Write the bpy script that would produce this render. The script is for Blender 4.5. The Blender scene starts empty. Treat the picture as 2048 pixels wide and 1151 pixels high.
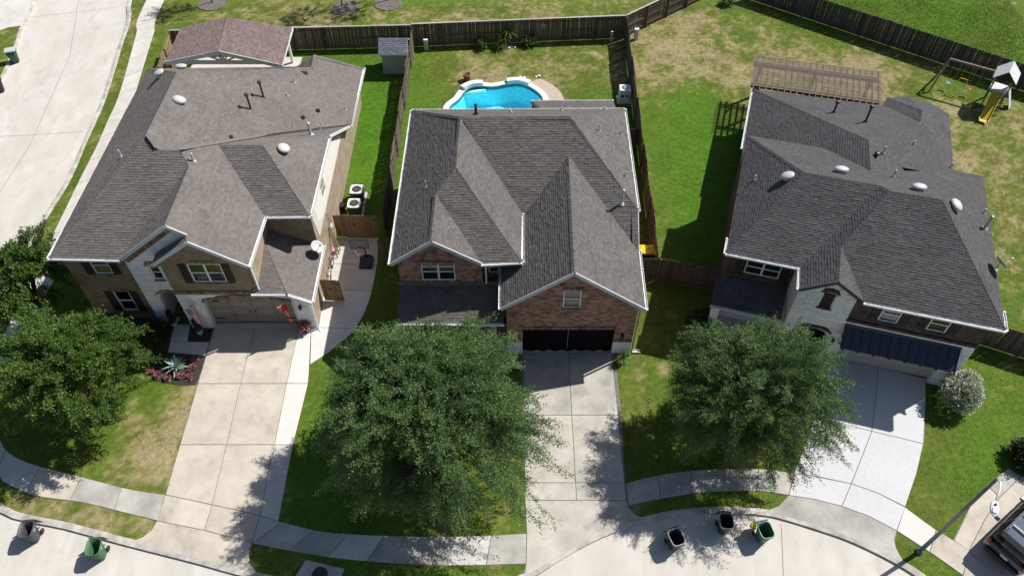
import bpy, bmesh, math, random
import numpy as np
from mathutils import Vector, Matrix
from mathutils.geometry import tessellate_polygon

# ------------------------------------------------------------------ camera, world, sun, exposure
sc = bpy.context.scene
CAM_H, CAM_PITCH, FPX = 35.5, 50.6, 1560.0          # height (m), degrees below the horizon, focal length in photo pixels
cd = bpy.data.cameras.new('camera'); cam = bpy.data.objects.new('camera', cd)
sc.collection.objects.link(cam); sc.camera = cam
cam.location = (0, 0, CAM_H); cam.rotation_euler = (math.radians(90 - CAM_PITCH), 0, 0)
cd.sensor_width = 36.0; cd.lens = 36.0 * FPX / 2048.0; cd.clip_start = 0.5; cd.clip_end = 3000
SUN_AZ, SUN_EL = math.radians(28.7), math.radians(50.0)   # azimuth from +X towards +Y
w = bpy.data.worlds.new('World'); sc.world = w; w.use_nodes = True
nt = w.node_tree; bg = nt.nodes['Background']
sky = nt.nodes.new('ShaderNodeTexSky'); sky.sky_type = 'NISHITA'; sky.sun_disc = False
sky.sun_elevation = SUN_EL; sky.sun_rotation = math.pi / 2 - SUN_AZ
nt.links.new(sky.outputs[0], bg.inputs[0]); bg.inputs[1].default_value = 0.07
sl = bpy.data.lights.new('sun', 'SUN'); so = bpy.data.objects.new('sun', sl); sc.collection.objects.link(so)
sl.energy = 4.9; sl.angle = math.radians(0.53); sl.color = (1.0, 0.962, 0.90)
SDIR = Vector((math.cos(SUN_EL) * math.cos(SUN_AZ), math.cos(SUN_EL) * math.sin(SUN_AZ), math.sin(SUN_EL)))
so.rotation_euler = SDIR.to_track_quat('Z', 'Y').to_euler(); so.location = SDIR * 80
sc.view_settings.view_transform = 'Standard'; sc.view_settings.look = 'None'
sc.view_settings.exposure = 0.22; sc.view_settings.gamma = 1.0

R = random.Random(7)
COL = sc.collection
C0 = Vector((0, 0, CAM_H))
_p = math.radians(CAM_PITCH)
_F = Vector((0, math.cos(_p), -math.sin(_p))); _U = Vector((0, math.sin(_p), math.cos(_p)))
# survey helpers: the place was measured from the photo, each point at its own real height or wall
def ray(u, v): return _F + Vector((1, 0, 0)) * ((u - 1024) / FPX) - _U * ((v - 575.5) / FPX)
def G(u, v, z=0.0):
    d = ray(u, v); return C0 + d * ((z - CAM_H) / d.z)
def Yp(u, v, y):
    d = ray(u, v); return C0 + d * (y / d.y)
def Pl(u, v, p0, n):
    d = ray(u, v); n = Vector(n); return C0 + d * ((Vector(p0) - C0).dot(n) / d.dot(n))
def V3(*a): return Vector(a)

# ------------------------------------------------------------------ mesh builder
WM = {}
class MB:
    def __init__(s): s.v = []; s.f = []; s.uv = None
    def add(s, vs, fs):
        o = len(s.v); s.v += [tuple(q) for q in vs]; s.f += [tuple(i + o for i in f) for f in fs]; return s
    def box(s, c, sz, M=None):
        c = Vector(c); h = Vector(sz) / 2
        vs = [Vector((x * h.x, y * h.y, z * h.z)) for z in (-1, 1) for y in (-1, 1) for x in (-1, 1)]
        if M is not None: vs = [M @ q for q in vs]
        return s.add([q + c for q in vs], [(0, 2, 3, 1), (4, 5, 7, 6), (0, 1, 5, 4), (2, 6, 7, 3), (0, 4, 6, 2), (1, 3, 7, 5)])
    def beam(s, a, b, wd, ht, up=(0, 0, 1)):
        a = Vector(a); b = Vector(b); d = (b - a).normalized(); up = Vector(up)
        x = d.cross(up)
        if x.length < 1e-4: x = d.cross(Vector((1, 0, 0)))
        x.normalize(); y = x.cross(d).normalized()
        vs = [p + x * (i * wd / 2) + y * (j * ht / 2) for p in (a, b) for j in (-1, 1) for i in (-1, 1)]
        return s.add(vs, [(0, 1, 3, 2), (4, 6, 7, 5), (0, 4, 5, 1), (2, 3, 7, 6), (0, 2, 6, 4), (1, 5, 7, 3)])
    def tube(s, pts, r, n=6, cap=True):
        pts = [Vector(q) for q in pts]; k = len(pts)
        rr = r if isinstance(r, (list, tuple)) else [r] * k
        vs = []; ref = Vector((0.31, 0.17, 0.93)).normalized()
        for i, q in enumerate(pts):
            d = (pts[min(i + 1, k - 1)] - pts[max(i - 1, 0)])
            d = d.normalized() if d.length > 1e-9 else Vector((0, 0, 1))
            x = d.cross(ref)
            if x.length < .05: x = d.cross(Vector((1, 0, 0)))
            x.normalize(); y = d.cross(x)
            for j in range(n):
                a = 2 * math.pi * j / n; vs.append(q + (x * math.cos(a) + y * math.sin(a)) * rr[i])
        fs = [(i * n + j, i * n + (j + 1) % n, (i + 1) * n + (j + 1) % n, (i + 1) * n + j) for i in range(k - 1) for j in range(n)]
        if cap: fs += [tuple(range(n - 1, -1, -1)), tuple((k - 1) * n + j for j in range(n))]
        return s.add(vs, fs)
    def lathe(s, prof, c, n=12, M=None):
        c = Vector(c); vs = []
        for r, z in prof:
            for j in range(n):
                a = 2 * math.pi * j / n; q = Vector((r * math.cos(a), r * math.sin(a), z))
                vs.append(c + (M @ q if M is not None else q))
        k = len(prof)
        fs = [(i * n + j, i * n + (j + 1) % n, (i + 1) * n + (j + 1) % n, (i + 1) * n + j) for i in range(k - 1) for j in range(n)]
        fs += [tuple(range(n - 1, -1, -1)), tuple((k - 1) * n + j for j in range(n))]
        return s.add(vs, fs)
    def prism(s, poly, z0, z1):
        n = len(poly); P = [(q[0], q[1]) for q in poly]
        a = sum(P[i][0] * P[(i + 1) % n][1] - P[(i + 1) % n][0] * P[i][1] for i in range(n))
        if a < 0: P = P[::-1]
        vs = [(x, y, z0) for x, y in P] + [(x, y, z1) for x, y in P]
        tri = tessellate_polygon([[Vector((x, y, 0)) for x, y in P]])
        fs = []
        for t in tri:
            t = tuple(t); q = [P[i] for i in t]
            ar = (q[1][0] - q[0][0]) * (q[2][1] - q[0][1]) - (q[2][0] - q[0][0]) * (q[1][1] - q[0][1])
            if ar < 0: t = t[::-1]
            fs.append(tuple(i + n for i in t)); fs.append(t[::-1])
        fs += [(i, (i + 1) % n, (i + 1) % n + n, i + n) for i in range(n)]
        return s.add(vs, fs)
    def ball(s, c, r, nu=10, nv=6, M=None):
        prof = [(max(1e-3, math.sin(math.pi * i / nv)), -math.cos(math.pi * i / nv)) for i in range(nv + 1)]
        rr = Vector(r) if not isinstance(r, (int, float)) else Vector((r, r, r))
        S = Matrix.Diagonal(rr); S = (M @ S) if M is not None else S
        return s.lathe(prof, c, nu, S)
    def build(s, name, mat, parent=None, smooth=False, label=None, kind=None, bevel=0):
        me = bpy.data.meshes.new(name)
        vs = s.v
        if parent is not None and parent.name in WM:
            I = WM[parent.name].inverted(); vs = [tuple(I @ Vector(q)) for q in vs]
        me.from_pydata(vs, [], s.f)
        if s.uv is not None:
            ul = me.uv_layers.new(name='UVMap')
            ul.data.foreach_set('uv', np.array([c for f in s.uv for uvp in f for c in uvp], dtype=np.float32))
        if smooth:
            me.polygons.foreach_set('use_smooth', [True] * len(me.polygons))
        me.materials.append(mat); me.update()
        o = bpy.data.objects.new(name, me); COL.objects.link(o)
        if parent is not None:
            o.parent = parent
            if parent.name in WM: WM[o.name] = WM[parent.name]
        if label: o['label'] = label
        if kind: o['kind'] = kind
        if bevel:
            b = o.modifiers.new('bevel', 'BEVEL'); b.width = bevel; b.segments = 2; b.limit_method = 'ANGLE'
        return o

def thing(name, label, cat, loc=(0, 0, 0), rotz=0.0, group=None):
    o = bpy.data.objects.new(name, None); COL.objects.link(o)
    o.location = loc; o.rotation_euler = (0, 0, rotz); o.empty_display_size = .2
    o['label'] = label; o['category'] = cat
    if group: o['group'] = group
    WM[o.name] = Matrix.Translation(Vector(loc)) @ Matrix.Rotation(rotz, 4, 'Z')
    return o
def tag(o, label, cat, group=None):
    o['label'] = label; o['category'] = cat
    if group: o['group'] = group
    return o
def struct(o): o['kind'] = 'structure'; return o
def link_mesh(name, me, parent, M):
    """another object on shared mesh data; M is its world matrix"""
    o = bpy.data.objects.new(name, me); COL.objects.link(o)
    if parent is not None:
        o.parent = parent
        if parent.name in WM: M = WM[parent.name].inverted() @ M
    o.matrix_local = M
    return o
def shared(name, mb, mat):
    me = bpy.data.meshes.new(name); me.from_pydata(mb.v, [], mb.f); me.materials.append(mat); me.update(); return me

# ------------------------------------------------------------------ materials
MATS = {}
def newmat(name):
    m = bpy.data.materials.new(name); m.use_nodes = True; t = m.node_tree
    return m, t, t.nodes, t.links, t.nodes['Principled BSDF']
def ramp(N, stops):
    r = N.new('ShaderNodeValToRGB'); e = r.color_ramp.elements
    while len(e) < len(stops): e.new(0.5)
    for i, (p, c) in enumerate(stops): e[i].position = p; e[i].color = (*c, 1)
    return r
def mat(name, c1, c2=None, scale=3.0, detail=5, rough=.8, bump=0.0, bscale=60, rnd=0.0, isl=0.0, metal=0.0, spec=.5, c3=None, stretch=None, lo=.35, hi=.65, coat=0, blot=0.0, blots=.5, stain=0.0, stains=.8):
    """two or three colours mixed by noise, with fine relief; rnd/isl vary the brightness per object / per loose piece"""
    m, t, N, L, B = newmat(name)
    tc = N.new('ShaderNodeTexCoord'); vec = tc.outputs['Object']
    if rnd:
        oi = N.new('ShaderNodeObjectInfo'); ad = N.new('ShaderNodeVectorMath'); ad.operation = 'MULTIPLY_ADD'
        cb = N.new('ShaderNodeCombineXYZ')
        for i in range(3): L.new(oi.outputs['Random'], cb.inputs[i])
        L.new(cb.outputs[0], ad.inputs[0]); ad.inputs[1].default_value = (71, 37, 53); L.new(vec, ad.inputs[2]); vec = ad.outputs[0]
    if stretch:
        mp = N.new('ShaderNodeMapping'); mp.inputs['Scale'].default_value = stretch; L.new(vec, mp.inputs[0]); vec = mp.outputs[0]
    no = N.new('ShaderNodeTexNoise'); no.inputs['Scale'].default_value = scale; no.inputs['Detail'].default_value = detail
    no.inputs['Roughness'].default_value = .65; L.new(vec, no.inputs['Vector'])
    c2 = c2 or c1
    st = [(lo, c1), (hi, c2)] if not c3 else [(lo, c1), ((lo + hi) / 2, c2), (hi, c3)]
    rp = ramp(N, st); L.new(no.outputs['Fac'], rp.inputs[0]); col = rp.outputs[0]
    def vary(src, amt, col):
        mr = N.new('ShaderNodeMapRange'); L.new(src, mr.inputs[0]); mr.inputs[3].default_value = 1 - amt; mr.inputs[4].default_value = 1 + amt
        hs = N.new('ShaderNodeHueSaturation'); L.new(mr.outputs[0], hs.inputs['Value']); L.new(col, hs.inputs['Color']); return hs.outputs[0]
    if rnd: col = vary(oi.outputs['Random'], rnd, col)
    if isl:
        ge = N.new('ShaderNodeNewGeometry'); col = vary(ge.outputs['Random Per Island'], isl, col)
    if blot:
        nb = N.new('ShaderNodeTexNoise'); nb.inputs['Scale'].default_value = blots; nb.inputs['Detail'].default_value = 6; L.new(vec, nb.inputs['Vector'])
        col = vary(nb.outputs['Fac'], blot, col)
    if stain:      # dirt patches and drips with outlines of their own
        ns = N.new('ShaderNodeTexNoise'); ns.inputs['Scale'].default_value = stains; ns.inputs['Detail'].default_value = 9; ns.inputs['Roughness'].default_value = .7; ns.inputs['Distortion'].default_value = .6; L.new(vec, ns.inputs['Vector'])
        ms_ = N.new('ShaderNodeMapRange'); L.new(ns.outputs['Fac'], ms_.inputs[0]); ms_.inputs[1].default_value = .52; ms_.inputs[2].default_value = .72; ms_.inputs[3].default_value = 1.0; ms_.inputs[4].default_value = 1 - stain
        hh_ = N.new('ShaderNodeHueSaturation'); L.new(ms_.outputs[0], hh_.inputs['Value']); L.new(col, hh_.inputs['Color']); col = hh_.outputs[0]
    L.new(col, B.inputs['Base Color']); B.inputs['Roughness'].default_value = rough; B.inputs['Metallic'].default_value = metal
    B.inputs['Specular IOR Level'].default_value = spec
    if coat: B.inputs['Coat Weight'].default_value = coat; B.inputs['Coat Roughness'].default_value = .25
    if bump:
        n2 = N.new('ShaderNodeTexNoise'); n2.inputs['Scale'].default_value = bscale; n2.inputs['Detail'].default_value = 4; L.new(vec, n2.inputs['Vector'])
        b = N.new('ShaderNodeBump'); b.inputs['Strength'].default_value = min(1, bump); b.inputs['Distance'].default_value = .02
        L.new(n2.outputs['Fac'], b.inputs['Height']); L.new(b.outputs[0], B.inputs['Normal'])
    MATS[name] = m; return m
def brickmat(name, ca, cb, cm, w=.21, h=.07, bias=0.0, blot=(.8, 1.15)):
    m, t, N, L, B = newmat(name)
    uv = N.new('ShaderNodeUVMap'); br = N.new('ShaderNodeTexBrick'); L.new(uv.outputs[0], br.inputs['Vector'])
    br.inputs['Scale'].default_value = 1.0; br.inputs['Brick Width'].default_value = w; br.inputs['Row Height'].default_value = h
    br.inputs['Mortar Size'].default_value = .007; br.inputs['Mortar Smooth'].default_value = .2; br.inputs['Bias'].default_value = bias
    br.inputs['Color1'].default_value = (*ca, 1); br.inputs['Color2'].default_value = (*cb, 1); br.inputs['Mortar'].default_value = (*cm, 1)
    no = N.new('ShaderNodeTexNoise'); no.inputs['Scale'].default_value = 1.4; no.inputs['Detail'].default_value = 6; L.new(uv.outputs[0], no.inputs['Vector'])
    mr = N.new('ShaderNodeMapRange'); L.new(no.outputs['Fac'], mr.inputs[0]); mr.inputs[1].default_value = .3; mr.inputs[2].default_value = .7
    mr.inputs[3].default_value = blot[0]; mr.inputs[4].default_value = blot[1]
    hs = N.new('ShaderNodeHueSaturation'); L.new(mr.outputs[0], hs.inputs['Value']); L.new(br.outputs['Color'], hs.inputs['Color'])
    L.new(hs.outputs[0], B.inputs['Base Color']); B.inputs['Roughness'].default_value = .9
    b = N.new('ShaderNodeBump'); b.invert = True; b.inputs['Distance'].default_value = .01; L.new(br.outputs['Fac'], b.inputs['Height']); L.new(b.outputs[0], B.inputs['Normal'])
    return m
def leafmat(name, c1, c2, c3, trans=.3, rough=.5, spec=.4):
    m, t, N, L, B = newmat(name)
    ge = N.new('ShaderNodeNewGeometry'); tc = N.new('ShaderNodeTexCoord')
    no = N.new('ShaderNodeTexNoise'); no.inputs['Scale'].default_value = .55; no.inputs['Detail'].default_value = 3; L.new(tc.outputs['Object'], no.inputs['Vector'])
    mx = N.new('ShaderNodeMath'); mx.operation = 'MULTIPLY_ADD'; L.new(ge.outputs['Random Per Island'], mx.inputs[0]); mx.inputs[1].default_value = .45
    sb = N.new('ShaderNodeMath'); sb.operation = 'MULTIPLY_ADD'; L.new(no.outputs['Fac'], sb.inputs[0]); sb.inputs[1].default_value = 1.4; sb.inputs[2].default_value = -.42
    L.new(sb.outputs[0], mx.inputs[2])
    rp = ramp(N, [(0.05, c1), (.5, c2), (.95, c3)]); L.new(mx.outputs[0], rp.inputs[0])
    L.new(rp.outputs[0], B.inputs['Base Color']); B.inputs['Roughness'].default_value = rough; B.inputs['Specular IOR Level'].default_value = spec
    tr = N.new('ShaderNodeBsdfTranslucent'); L.new(rp.outputs[0], tr.inputs[0])
    ms = N.new('ShaderNodeMixShader'); ms.inputs[0].default_value = trans; L.new(B.outputs[0], ms.inputs[1]); L.new(tr.outputs[0], ms.inputs[2])
    L.new(ms.outputs[0], N['Material Output'].inputs[0]); return m
def attrmat(name, rough=.9, trans=0.0, fine=25.0, amt=.35, bump=.6):
    m, t, N, L, B = newmat(name)
    at = N.new('ShaderNodeAttribute'); at.attribute_name = 'Col'; tc = N.new('ShaderNodeTexCoord')
    no = N.new('ShaderNodeTexNoise'); no.inputs['Scale'].default_value = fine; no.inputs['Detail'].default_value = 6; no.inputs['Roughness'].default_value = .75
    L.new(tc.outputs['Object'], no.inputs['Vector'])
    n2 = N.new('ShaderNodeTexNoise'); n2.inputs['Scale'].default_value = 3.3; n2.inputs['Detail'].default_value = 5; L.new(tc.outputs['Object'], n2.inputs['Vector'])
    ad = N.new('ShaderNodeMath'); L.new(no.outputs['Fac'], ad.inputs[0]); L.new(n2.outputs['Fac'], ad.inputs[1])
    mr = N.new('ShaderNodeMapRange'); L.new(ad.outputs[0], mr.inputs[0]); mr.inputs[1].default_value = .7; mr.inputs[2].default_value = 1.3
    mr.inputs[3].default_value = 1 - amt; mr.inputs[4].default_value = 1 + amt
    hs = N.new('ShaderNodeHueSaturation'); L.new(mr.outputs[0], hs.inputs['Value']); L.new(at.outputs['Color'], hs.inputs['Color'])
    L.new(hs.outputs[0], B.inputs['Base Color']); B.inputs['Roughness'].default_value = rough; B.inputs['Specular IOR Level'].default_value = .15
    if bump:
        b = N.new('ShaderNodeBump'); b.inputs['Strength'].default_value = bump; b.inputs['Distance'].default_value = .05
        L.new(no.outputs['Fac'], b.inputs['Height']); L.new(b.outputs[0], B.inputs['Normal'])
    if trans:
        tr = N.new('ShaderNodeBsdfTranslucent'); L.new(hs.outputs[0], tr.inputs[0])
        ms = N.new('ShaderNodeMixShader'); ms.inputs[0].default_value = trans; L.new(B.outputs[0], ms.inputs[1]); L.new(tr.outputs[0], ms.inputs[2])
        L.new(ms.outputs[0], N['Material Output'].inputs[0])
    return m
def glassmat(name):
    m, t, N, L, B = newmat(name)
    gl = N.new('ShaderNodeBsdfGlossy'); gl.inputs['Roughness'].default_value = .03; gl.inputs['Color'].default_value = (.9, .95, .93, 1)
    tr = N.new('ShaderNodeBsdfTransparent'); tr.inputs[0].default_value = (.55, .62, .62, 1)
    fr = N.new('ShaderNodeFresnel'); fr.inputs[0].default_value = 1.9
    ms = N.new('ShaderNodeMixShader'); L.new(fr.outputs[0], ms.inputs[0]); L.new(tr.outputs[0], ms.inputs[1]); L.new(gl.outputs[0], ms.inputs[2])
    L.new(ms.outputs[0], N['Material Output'].inputs[0]); return m

m_concrete = mat('concrete', (.50, .475, .43), (.60, .575, .53), 1.1, 8, .9, .25, 90, rnd=.05, blot=.22, blots=.35)
m_concrete_tan = mat('concrete_drive', (.475, .43, .365), (.56, .505, .43), 1.6, 9, .9, .25, 90, rnd=.04, blot=.2, blots=.6, stain=.3, stains=.75)
m_concrete_grey = mat('concrete_aged', (.41, .38, .335), (.53, .495, .44), 1.3, 9, .92, .3, 80, rnd=.05, blot=.25, blots=.6, lo=.3, hi=.66, stain=.38, stains=.7)
m_concrete_white = mat('concrete_new', (.62, .60, .56), (.69, .67, .63), 1.2, 6, .9, .2, 90, rnd=.03, blot=.1)
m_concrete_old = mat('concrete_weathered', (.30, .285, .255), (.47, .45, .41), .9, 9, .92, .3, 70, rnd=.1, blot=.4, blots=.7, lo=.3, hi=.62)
m_concrete_blue = mat('concrete_coated', (.52, .52, .53), (.58, .58, .59), 8, 5, .8, .15, 120, rnd=.02, blot=.08)
m_street = mat('street_concrete', (.51, .48, .43), (.60, .57, .52), .6, 9, .92, .3, 60, blot=.1, blots=.3, stain=.2, stains=.6, stretch=(1.0, .5, 1))
m_joint = mat('joint_filler', (.14, .13, .115), (.22, .205, .18), 6)
m_curb = mat('curb_concrete', (.30, .285, .26), (.56, .53, .48), 1.6, 7, .92, .3, 70, rnd=.08, blot=.35, blots=1.2)
m_deck_tan = mat('pool_deck', (.42, .34, .26), (.5, .41, .32), 3, 6, .9)
m_white = mat('white_trim', (.74, .745, .75), (.8, .8, .8), 2, 4, .45)
m_fascia = mat('painted_fascia', (.50, .53, .56), (.56, .59, .62), 2, 4, .5)
m_siding = mat('cream_siding', (.70, .68, .62), (.74, .72, .66), 1.2, 4, .6)
m_shL = mat('shingle_brown', (.140, .126, .117), (.192, .175, .164), 9, 6, .95, .15, 160, isl=.12, blot=.22, blots=.4, stain=.22, stains=.5, spec=.12)
m_shM = mat('shingle_charcoal', (.100, .093, .087), (.160, .150, .141), 9, 6, .95, .15, 160, isl=.15, blot=.22, blots=.5, stain=.25, stains=.5, spec=.12)
m_shR = mat('shingle_grey', (.068, .067, .070), (.11, .108, .111), 9, 6, .95, .15, 160, isl=.13, blot=.22, blots=.45, stain=.25, stains=.5, spec=.12)
m_shP = mat('shingle_red_brown', (.15, .105, .098), (.225, .168, .158), 9, 6, .95, .5, 160, isl=.22, blot=.2)
m_shS = mat('shingle_slate', (.12, .135, .16), (.18, .20, .225), 9, 6, .95, .4, 160, isl=.2)
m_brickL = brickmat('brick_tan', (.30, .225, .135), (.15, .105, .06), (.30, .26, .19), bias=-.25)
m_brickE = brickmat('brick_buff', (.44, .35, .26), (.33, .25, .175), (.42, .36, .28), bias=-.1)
m_brickM = brickmat('brick_red', (.52, .29, .215), (.11, .04, .034), (.33, .26, .22), w=.26, h=.08, bias=.0, blot=(.88, 1.14))
m_brickR = brickmat('brick_dark', (.06, .04, .033), (.20, .16, .125), (.08, .065, .055), bias=-.5)
m_soldier = mat('soldier_brick', (.13, .085, .05), (.33, .25, .16), 14, 4, .9, isl=.4)
m_soldierM = mat('soldier_brick_red', (.09, .045, .04), (.33, .22, .17), 14, 4, .9, isl=.5)
m_soldierR = mat('soldier_brick_dark', (.05, .03, .028), (.09, .06, .05), 14, 4, .9, isl=.4)
m_stone = mat('white_limestone', (.76, .77, .78), (.83, .83, .83), 4, 7, .9, .5, 30, rnd=.06, c3=(.76, .71, .62), lo=.35, hi=.8)
m_mortar = mat('white_mortar', (.62, .62, .61), (.68, .68, .67), 6, 5, .95)
m_gdoor = mat('garage_door_tan', (.26, .225, .175), (.28, .245, .19), 3, 3, .6)
m_gdoorR = mat('garage_door_beige', (.46, .42, .37), (.49, .45, .40), 3, 3, .6)
m_screen = mat('black_screen_mesh', (.004, .004, .005), (.008, .008, .009), 5, 3, .9, spec=.1)
m_shutter = mat('dark_brown_shutter', (.014, .010, .009), (.026, .019, .016), 4, 4, .7)
m_glass = glassmat('window_glass')
m_blind = mat('window_blind', (.30, .32, .31), (.36, .38, .37), 2, 3, .8)
m_dark = mat('dark_interior', (.015, .015, .015), (.02, .02, .02), 2)  # near-black colour put in for the shade inside rooms and recesses
m_black = mat('black_plastic', (.012, .012, .013), (.02, .02, .022), 6, 3, .45)
m_metal = mat('galvanised_metal', (.45, .46, .47), (.55, .56, .57), 8, 3, .4, metal=.8)
m_metal_dk = mat('lamp_steel', (.12, .14, .16), (.16, .18, .2), 5, 3, .5, metal=.3)
m_rust = mat('rusty_pipe', (.05, .03, .024), (.11, .065, .05), 12, 5, .8)
m_vent = mat('vent_white', (.44, .45, .45), (.54, .545, .54), 5, 5, .55)
m_fence = mat('weathered_cedar', (.085, .066, .050), (.17, .135, .10), 7, 7, .92, .4, 40, rnd=.38, stretch=(6, 6, .7))
m_fence_d = mat('dark_weathered_cedar', (.05, .045, .042), (.105, .095, .088), 7, 7, .92, .4, 40, rnd=.4, stretch=(6, 6, .7))
m_fence_n = mat('new_cedar', (.19, .125, .06), (.34, .25, .14), 5, 7, .9, .3, 40, rnd=.25, stretch=(6, 6, .7))
m_fence_cap = mat('fence_cap_board', (.33, .31, .27), (.45, .42, .37), 5, 6, .9, rnd=.15)
m_pergola = mat('pergola_wood', (.17, .105, .08), (.26, .18, .14), 6, 6, .85, rnd=.25)
m_perg_top = mat('pergola_slat_wood', (.25, .20, .16), (.36, .30, .24), 6, 6, .85, rnd=.25)
m_bark = mat('bark', (.06, .048, .038), (.13, .11, .09), 9, 7, .95, .8, 30, stretch=(3, 3, .6))
m_mulch = mat('mulch', (.02, .016, .014), (.07, .055, .047), 22, 6, .95, .9, 45)
m_mulch_g = mat('grey_mulch', (.13, .115, .10), (.22, .19, .17), 22, 6, .95, .9, 45)
m_earth = mat('bare_earth', (.13, .115, .07), (.2, .17, .11), .5, 7, .95)
m_terra = mat('terracotta', (.25, .085, .045), (.32, .12, .07), 6, 4, .8)
# ------------------------------------------------------------------ ground, street, kerbs, pavements, drives
def W(pts, z=0.0): return [G(u, v, z).to_2d() for u, v in pts]
def smooth_line(pts, sub=4):
    """Catmull-Rom through 2D points"""
    P = [Vector(q) for q in pts]; out = []
    for i in range(len(P) - 1):
        p0 = P[max(i - 1, 0)]; p1 = P[i]; p2 = P[i + 1]; p3 = P[min(i + 2, len(P) - 1)]
        for k in range(sub):
            t = k / sub
            out.append(.5 * ((2 * p1) + (p2 - p0) * t + (2 * p0 - 5 * p1 + 4 * p2 - p3) * t * t + (3 * p1 - p0 - 3 * p2 + p3) * t ** 3))
    out.append(P[-1]); return out
CURB = [Vector((-34.5, 98)), Vector((-33.6, 80)), Vector((-32.9, 68))] + W([(260, 0), (258, 37), (239, 97), (209, 194), (179, 262), (138, 355), (93, 430)]) + \
       [Vector(q) for q in ((-29.85, 30.5), (-29.75, 25.5), (-29.2, 21.2), (-27.7, 18.3))] + \
       W([(0, 1015), (133, 1050), (260, 1084), (386, 1116), (505, 1148), (640, 1176), (800, 1192), (950, 1182), (1055, 1150), (1125, 1108), (1190, 1073),
          (1250, 1049), (1300, 1036), (1355, 1025), (1428, 1019), (1483, 1020), (1526, 1023), (1563, 1030), (1629, 1050), (1694, 1072), (1756, 1100), (1811, 1130),
          (1860, 1163), (1930, 1216)]) + [Vector((23.5, 7.0)), Vector((27, 3.0))]
CURB = smooth_line(CURB, 4)
st = MB(); st.prism([(-75, -12), (45, -12), (45, 24), (-27, 24), (-27, 120), (-75, 120)], -.28, -.10)
street = struct(st.build('street', m_street))
def joint(pts, z, wd=.025, parent=None):
    mb = MB()
    for a, b in zip(pts[:-1], pts[1:]):
        a = Vector(a); b = Vector(b); n = (b - a).normalized(); n = Vector((-n.y, n.x)) * wd / 2
        mb.add([(*(a - n), z), (*(b - n), z), (*(b + n), z), (*(a + n), z)], [(0, 1, 2, 3)])
    return mb.build('joint', m_joint, parent)
for px in ([(1562, 1047), (1565, 1100), (1567, 1160)], [(-40, 275), (60, 270), (120, 266), (170, 263)], [(55, 35), (150, 25), (252, 12)],
           [(160, -20), (140, 110), (100, 200), (60, 290), (-10, 400)], [(700, 1185), (800, 1200)]):
    joint(W(px, -.1), -.096, .03, street)
# rolled kerb swept along the lawn edge
def sweep(line, prof, name, m, parent=None):
    mb = MB(); vs = []; n = len(line); k = len(prof)
    for i, q in enumerate(line):
        d = (line[min(i + 1, n - 1)] - line[max(i - 1, 0)]).normalized(); nn = Vector((d.y, -d.x))
        for o, z in prof: vs.append((q.x + nn.x * o, q.y + nn.y * o, z))
    mb.add(vs, [(i * k + j, (i + 1) * k + j, (i + 1) * k + j + 1, i * k + j + 1) for i in range(n - 1) for j in range(k - 1)])
    return mb.build(name, m, parent)
kerb = struct(sweep(CURB, [(.16, -.2), (.16, .012), (0, .03), (-.12, .022), (-.3, -.075), (-.44, -.09), (-.46, -.2)], 'kerb', m_curb))
sweep(CURB, [(-.44, -.094), (-.468, -.0935)], 'joint', m_joint, kerb)

PATHS = []          # 2D outlines that carry no grass
def area(poly): return sum(poly[i].x * poly[(i + 1) % len(poly)].y - poly[(i + 1) % len(poly)].x * poly[i].y for i in range(len(poly))) / 2
def inset(poly, d):
    n = len(poly); s = 1 if area(poly) > 0 else -1; out = []
    for i in range(n):
        a = poly[i - 1]; b = poly[i]; c = poly[(i + 1) % n]
        e1 = (b - a).normalized(); e2 = (c - b).normalized()
        n1 = Vector((-e1.y, e1.x)) * s; n2 = Vector((-e2.y, e2.x)) * s
        m = n1 + n2; L = max(.35, m.length_squared / 2); out.append(b + m / L * d * 1.0)
    return out
def slab(parent, poly, m, top=.034, gap=.014):
    poly = [Vector(q) for q in poly]; PATHS.append(poly)
    mb = MB(); q = inset(poly, gap); q2 = inset(poly, gap + .012)
    n = len(q)
    mb.prism(q2, -.05, top)
    s = 1 if area(q) > 0 else -1
    for i in range(n):      # eased edge
        j = (i + 1) % n
        f = [(*q[i], top - .012), (*q[j], top - .012), (*q2[j], top), (*q2[i], top)]
        g = [(*q[i], -.05), (*q[j], -.05), (*q[j], top - .012), (*q[i], top - .012)]
        mb.add(f, [(0, 1, 2, 3) if s > 0 else (3, 2, 1, 0)]); mb.add(g, [(0, 1, 2, 3) if s > 0 else (3, 2, 1, 0)])
    return mb.build('slab', m, parent)
def base(name, poly, z=.008):
    mb = MB(); mb.prism(poly, -.05, z); return struct(mb.build(name, m_joint))
def resample(line, n):
    L = [0]
    for a, b in zip(line[:-1], line[1:]): L.append(L[-1] + (b - a).length)
    out = []
    for k in range(n + 1):
        t = L[-1] * k / n; i = 0
        while i < len(L) - 2 and L[i + 1] < t: i += 1
        f = (t - L[i]) / max(1e-6, L[i + 1] - L[i]); out.append(line[i].lerp(line[i + 1], f))
    return out
def walk(up, lo, n, mats, name='sidewalk'):
    a = resample(smooth_line(up, 5), n * 3); b = resample(smooth_line(lo, 5), n * 3)
    bs = base(name, a + b[::-1])
    for i in range(n):
        slab(bs, a[i * 3:i * 3 + 4] + b[i * 3:i * 3 + 4][::-1], mats[i % len(mats)])
    return bs
old, cc, tan, new, blu = m_concrete_old, m_concrete, m_concrete_tan, m_concrete_white, m_concrete_blue
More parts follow.
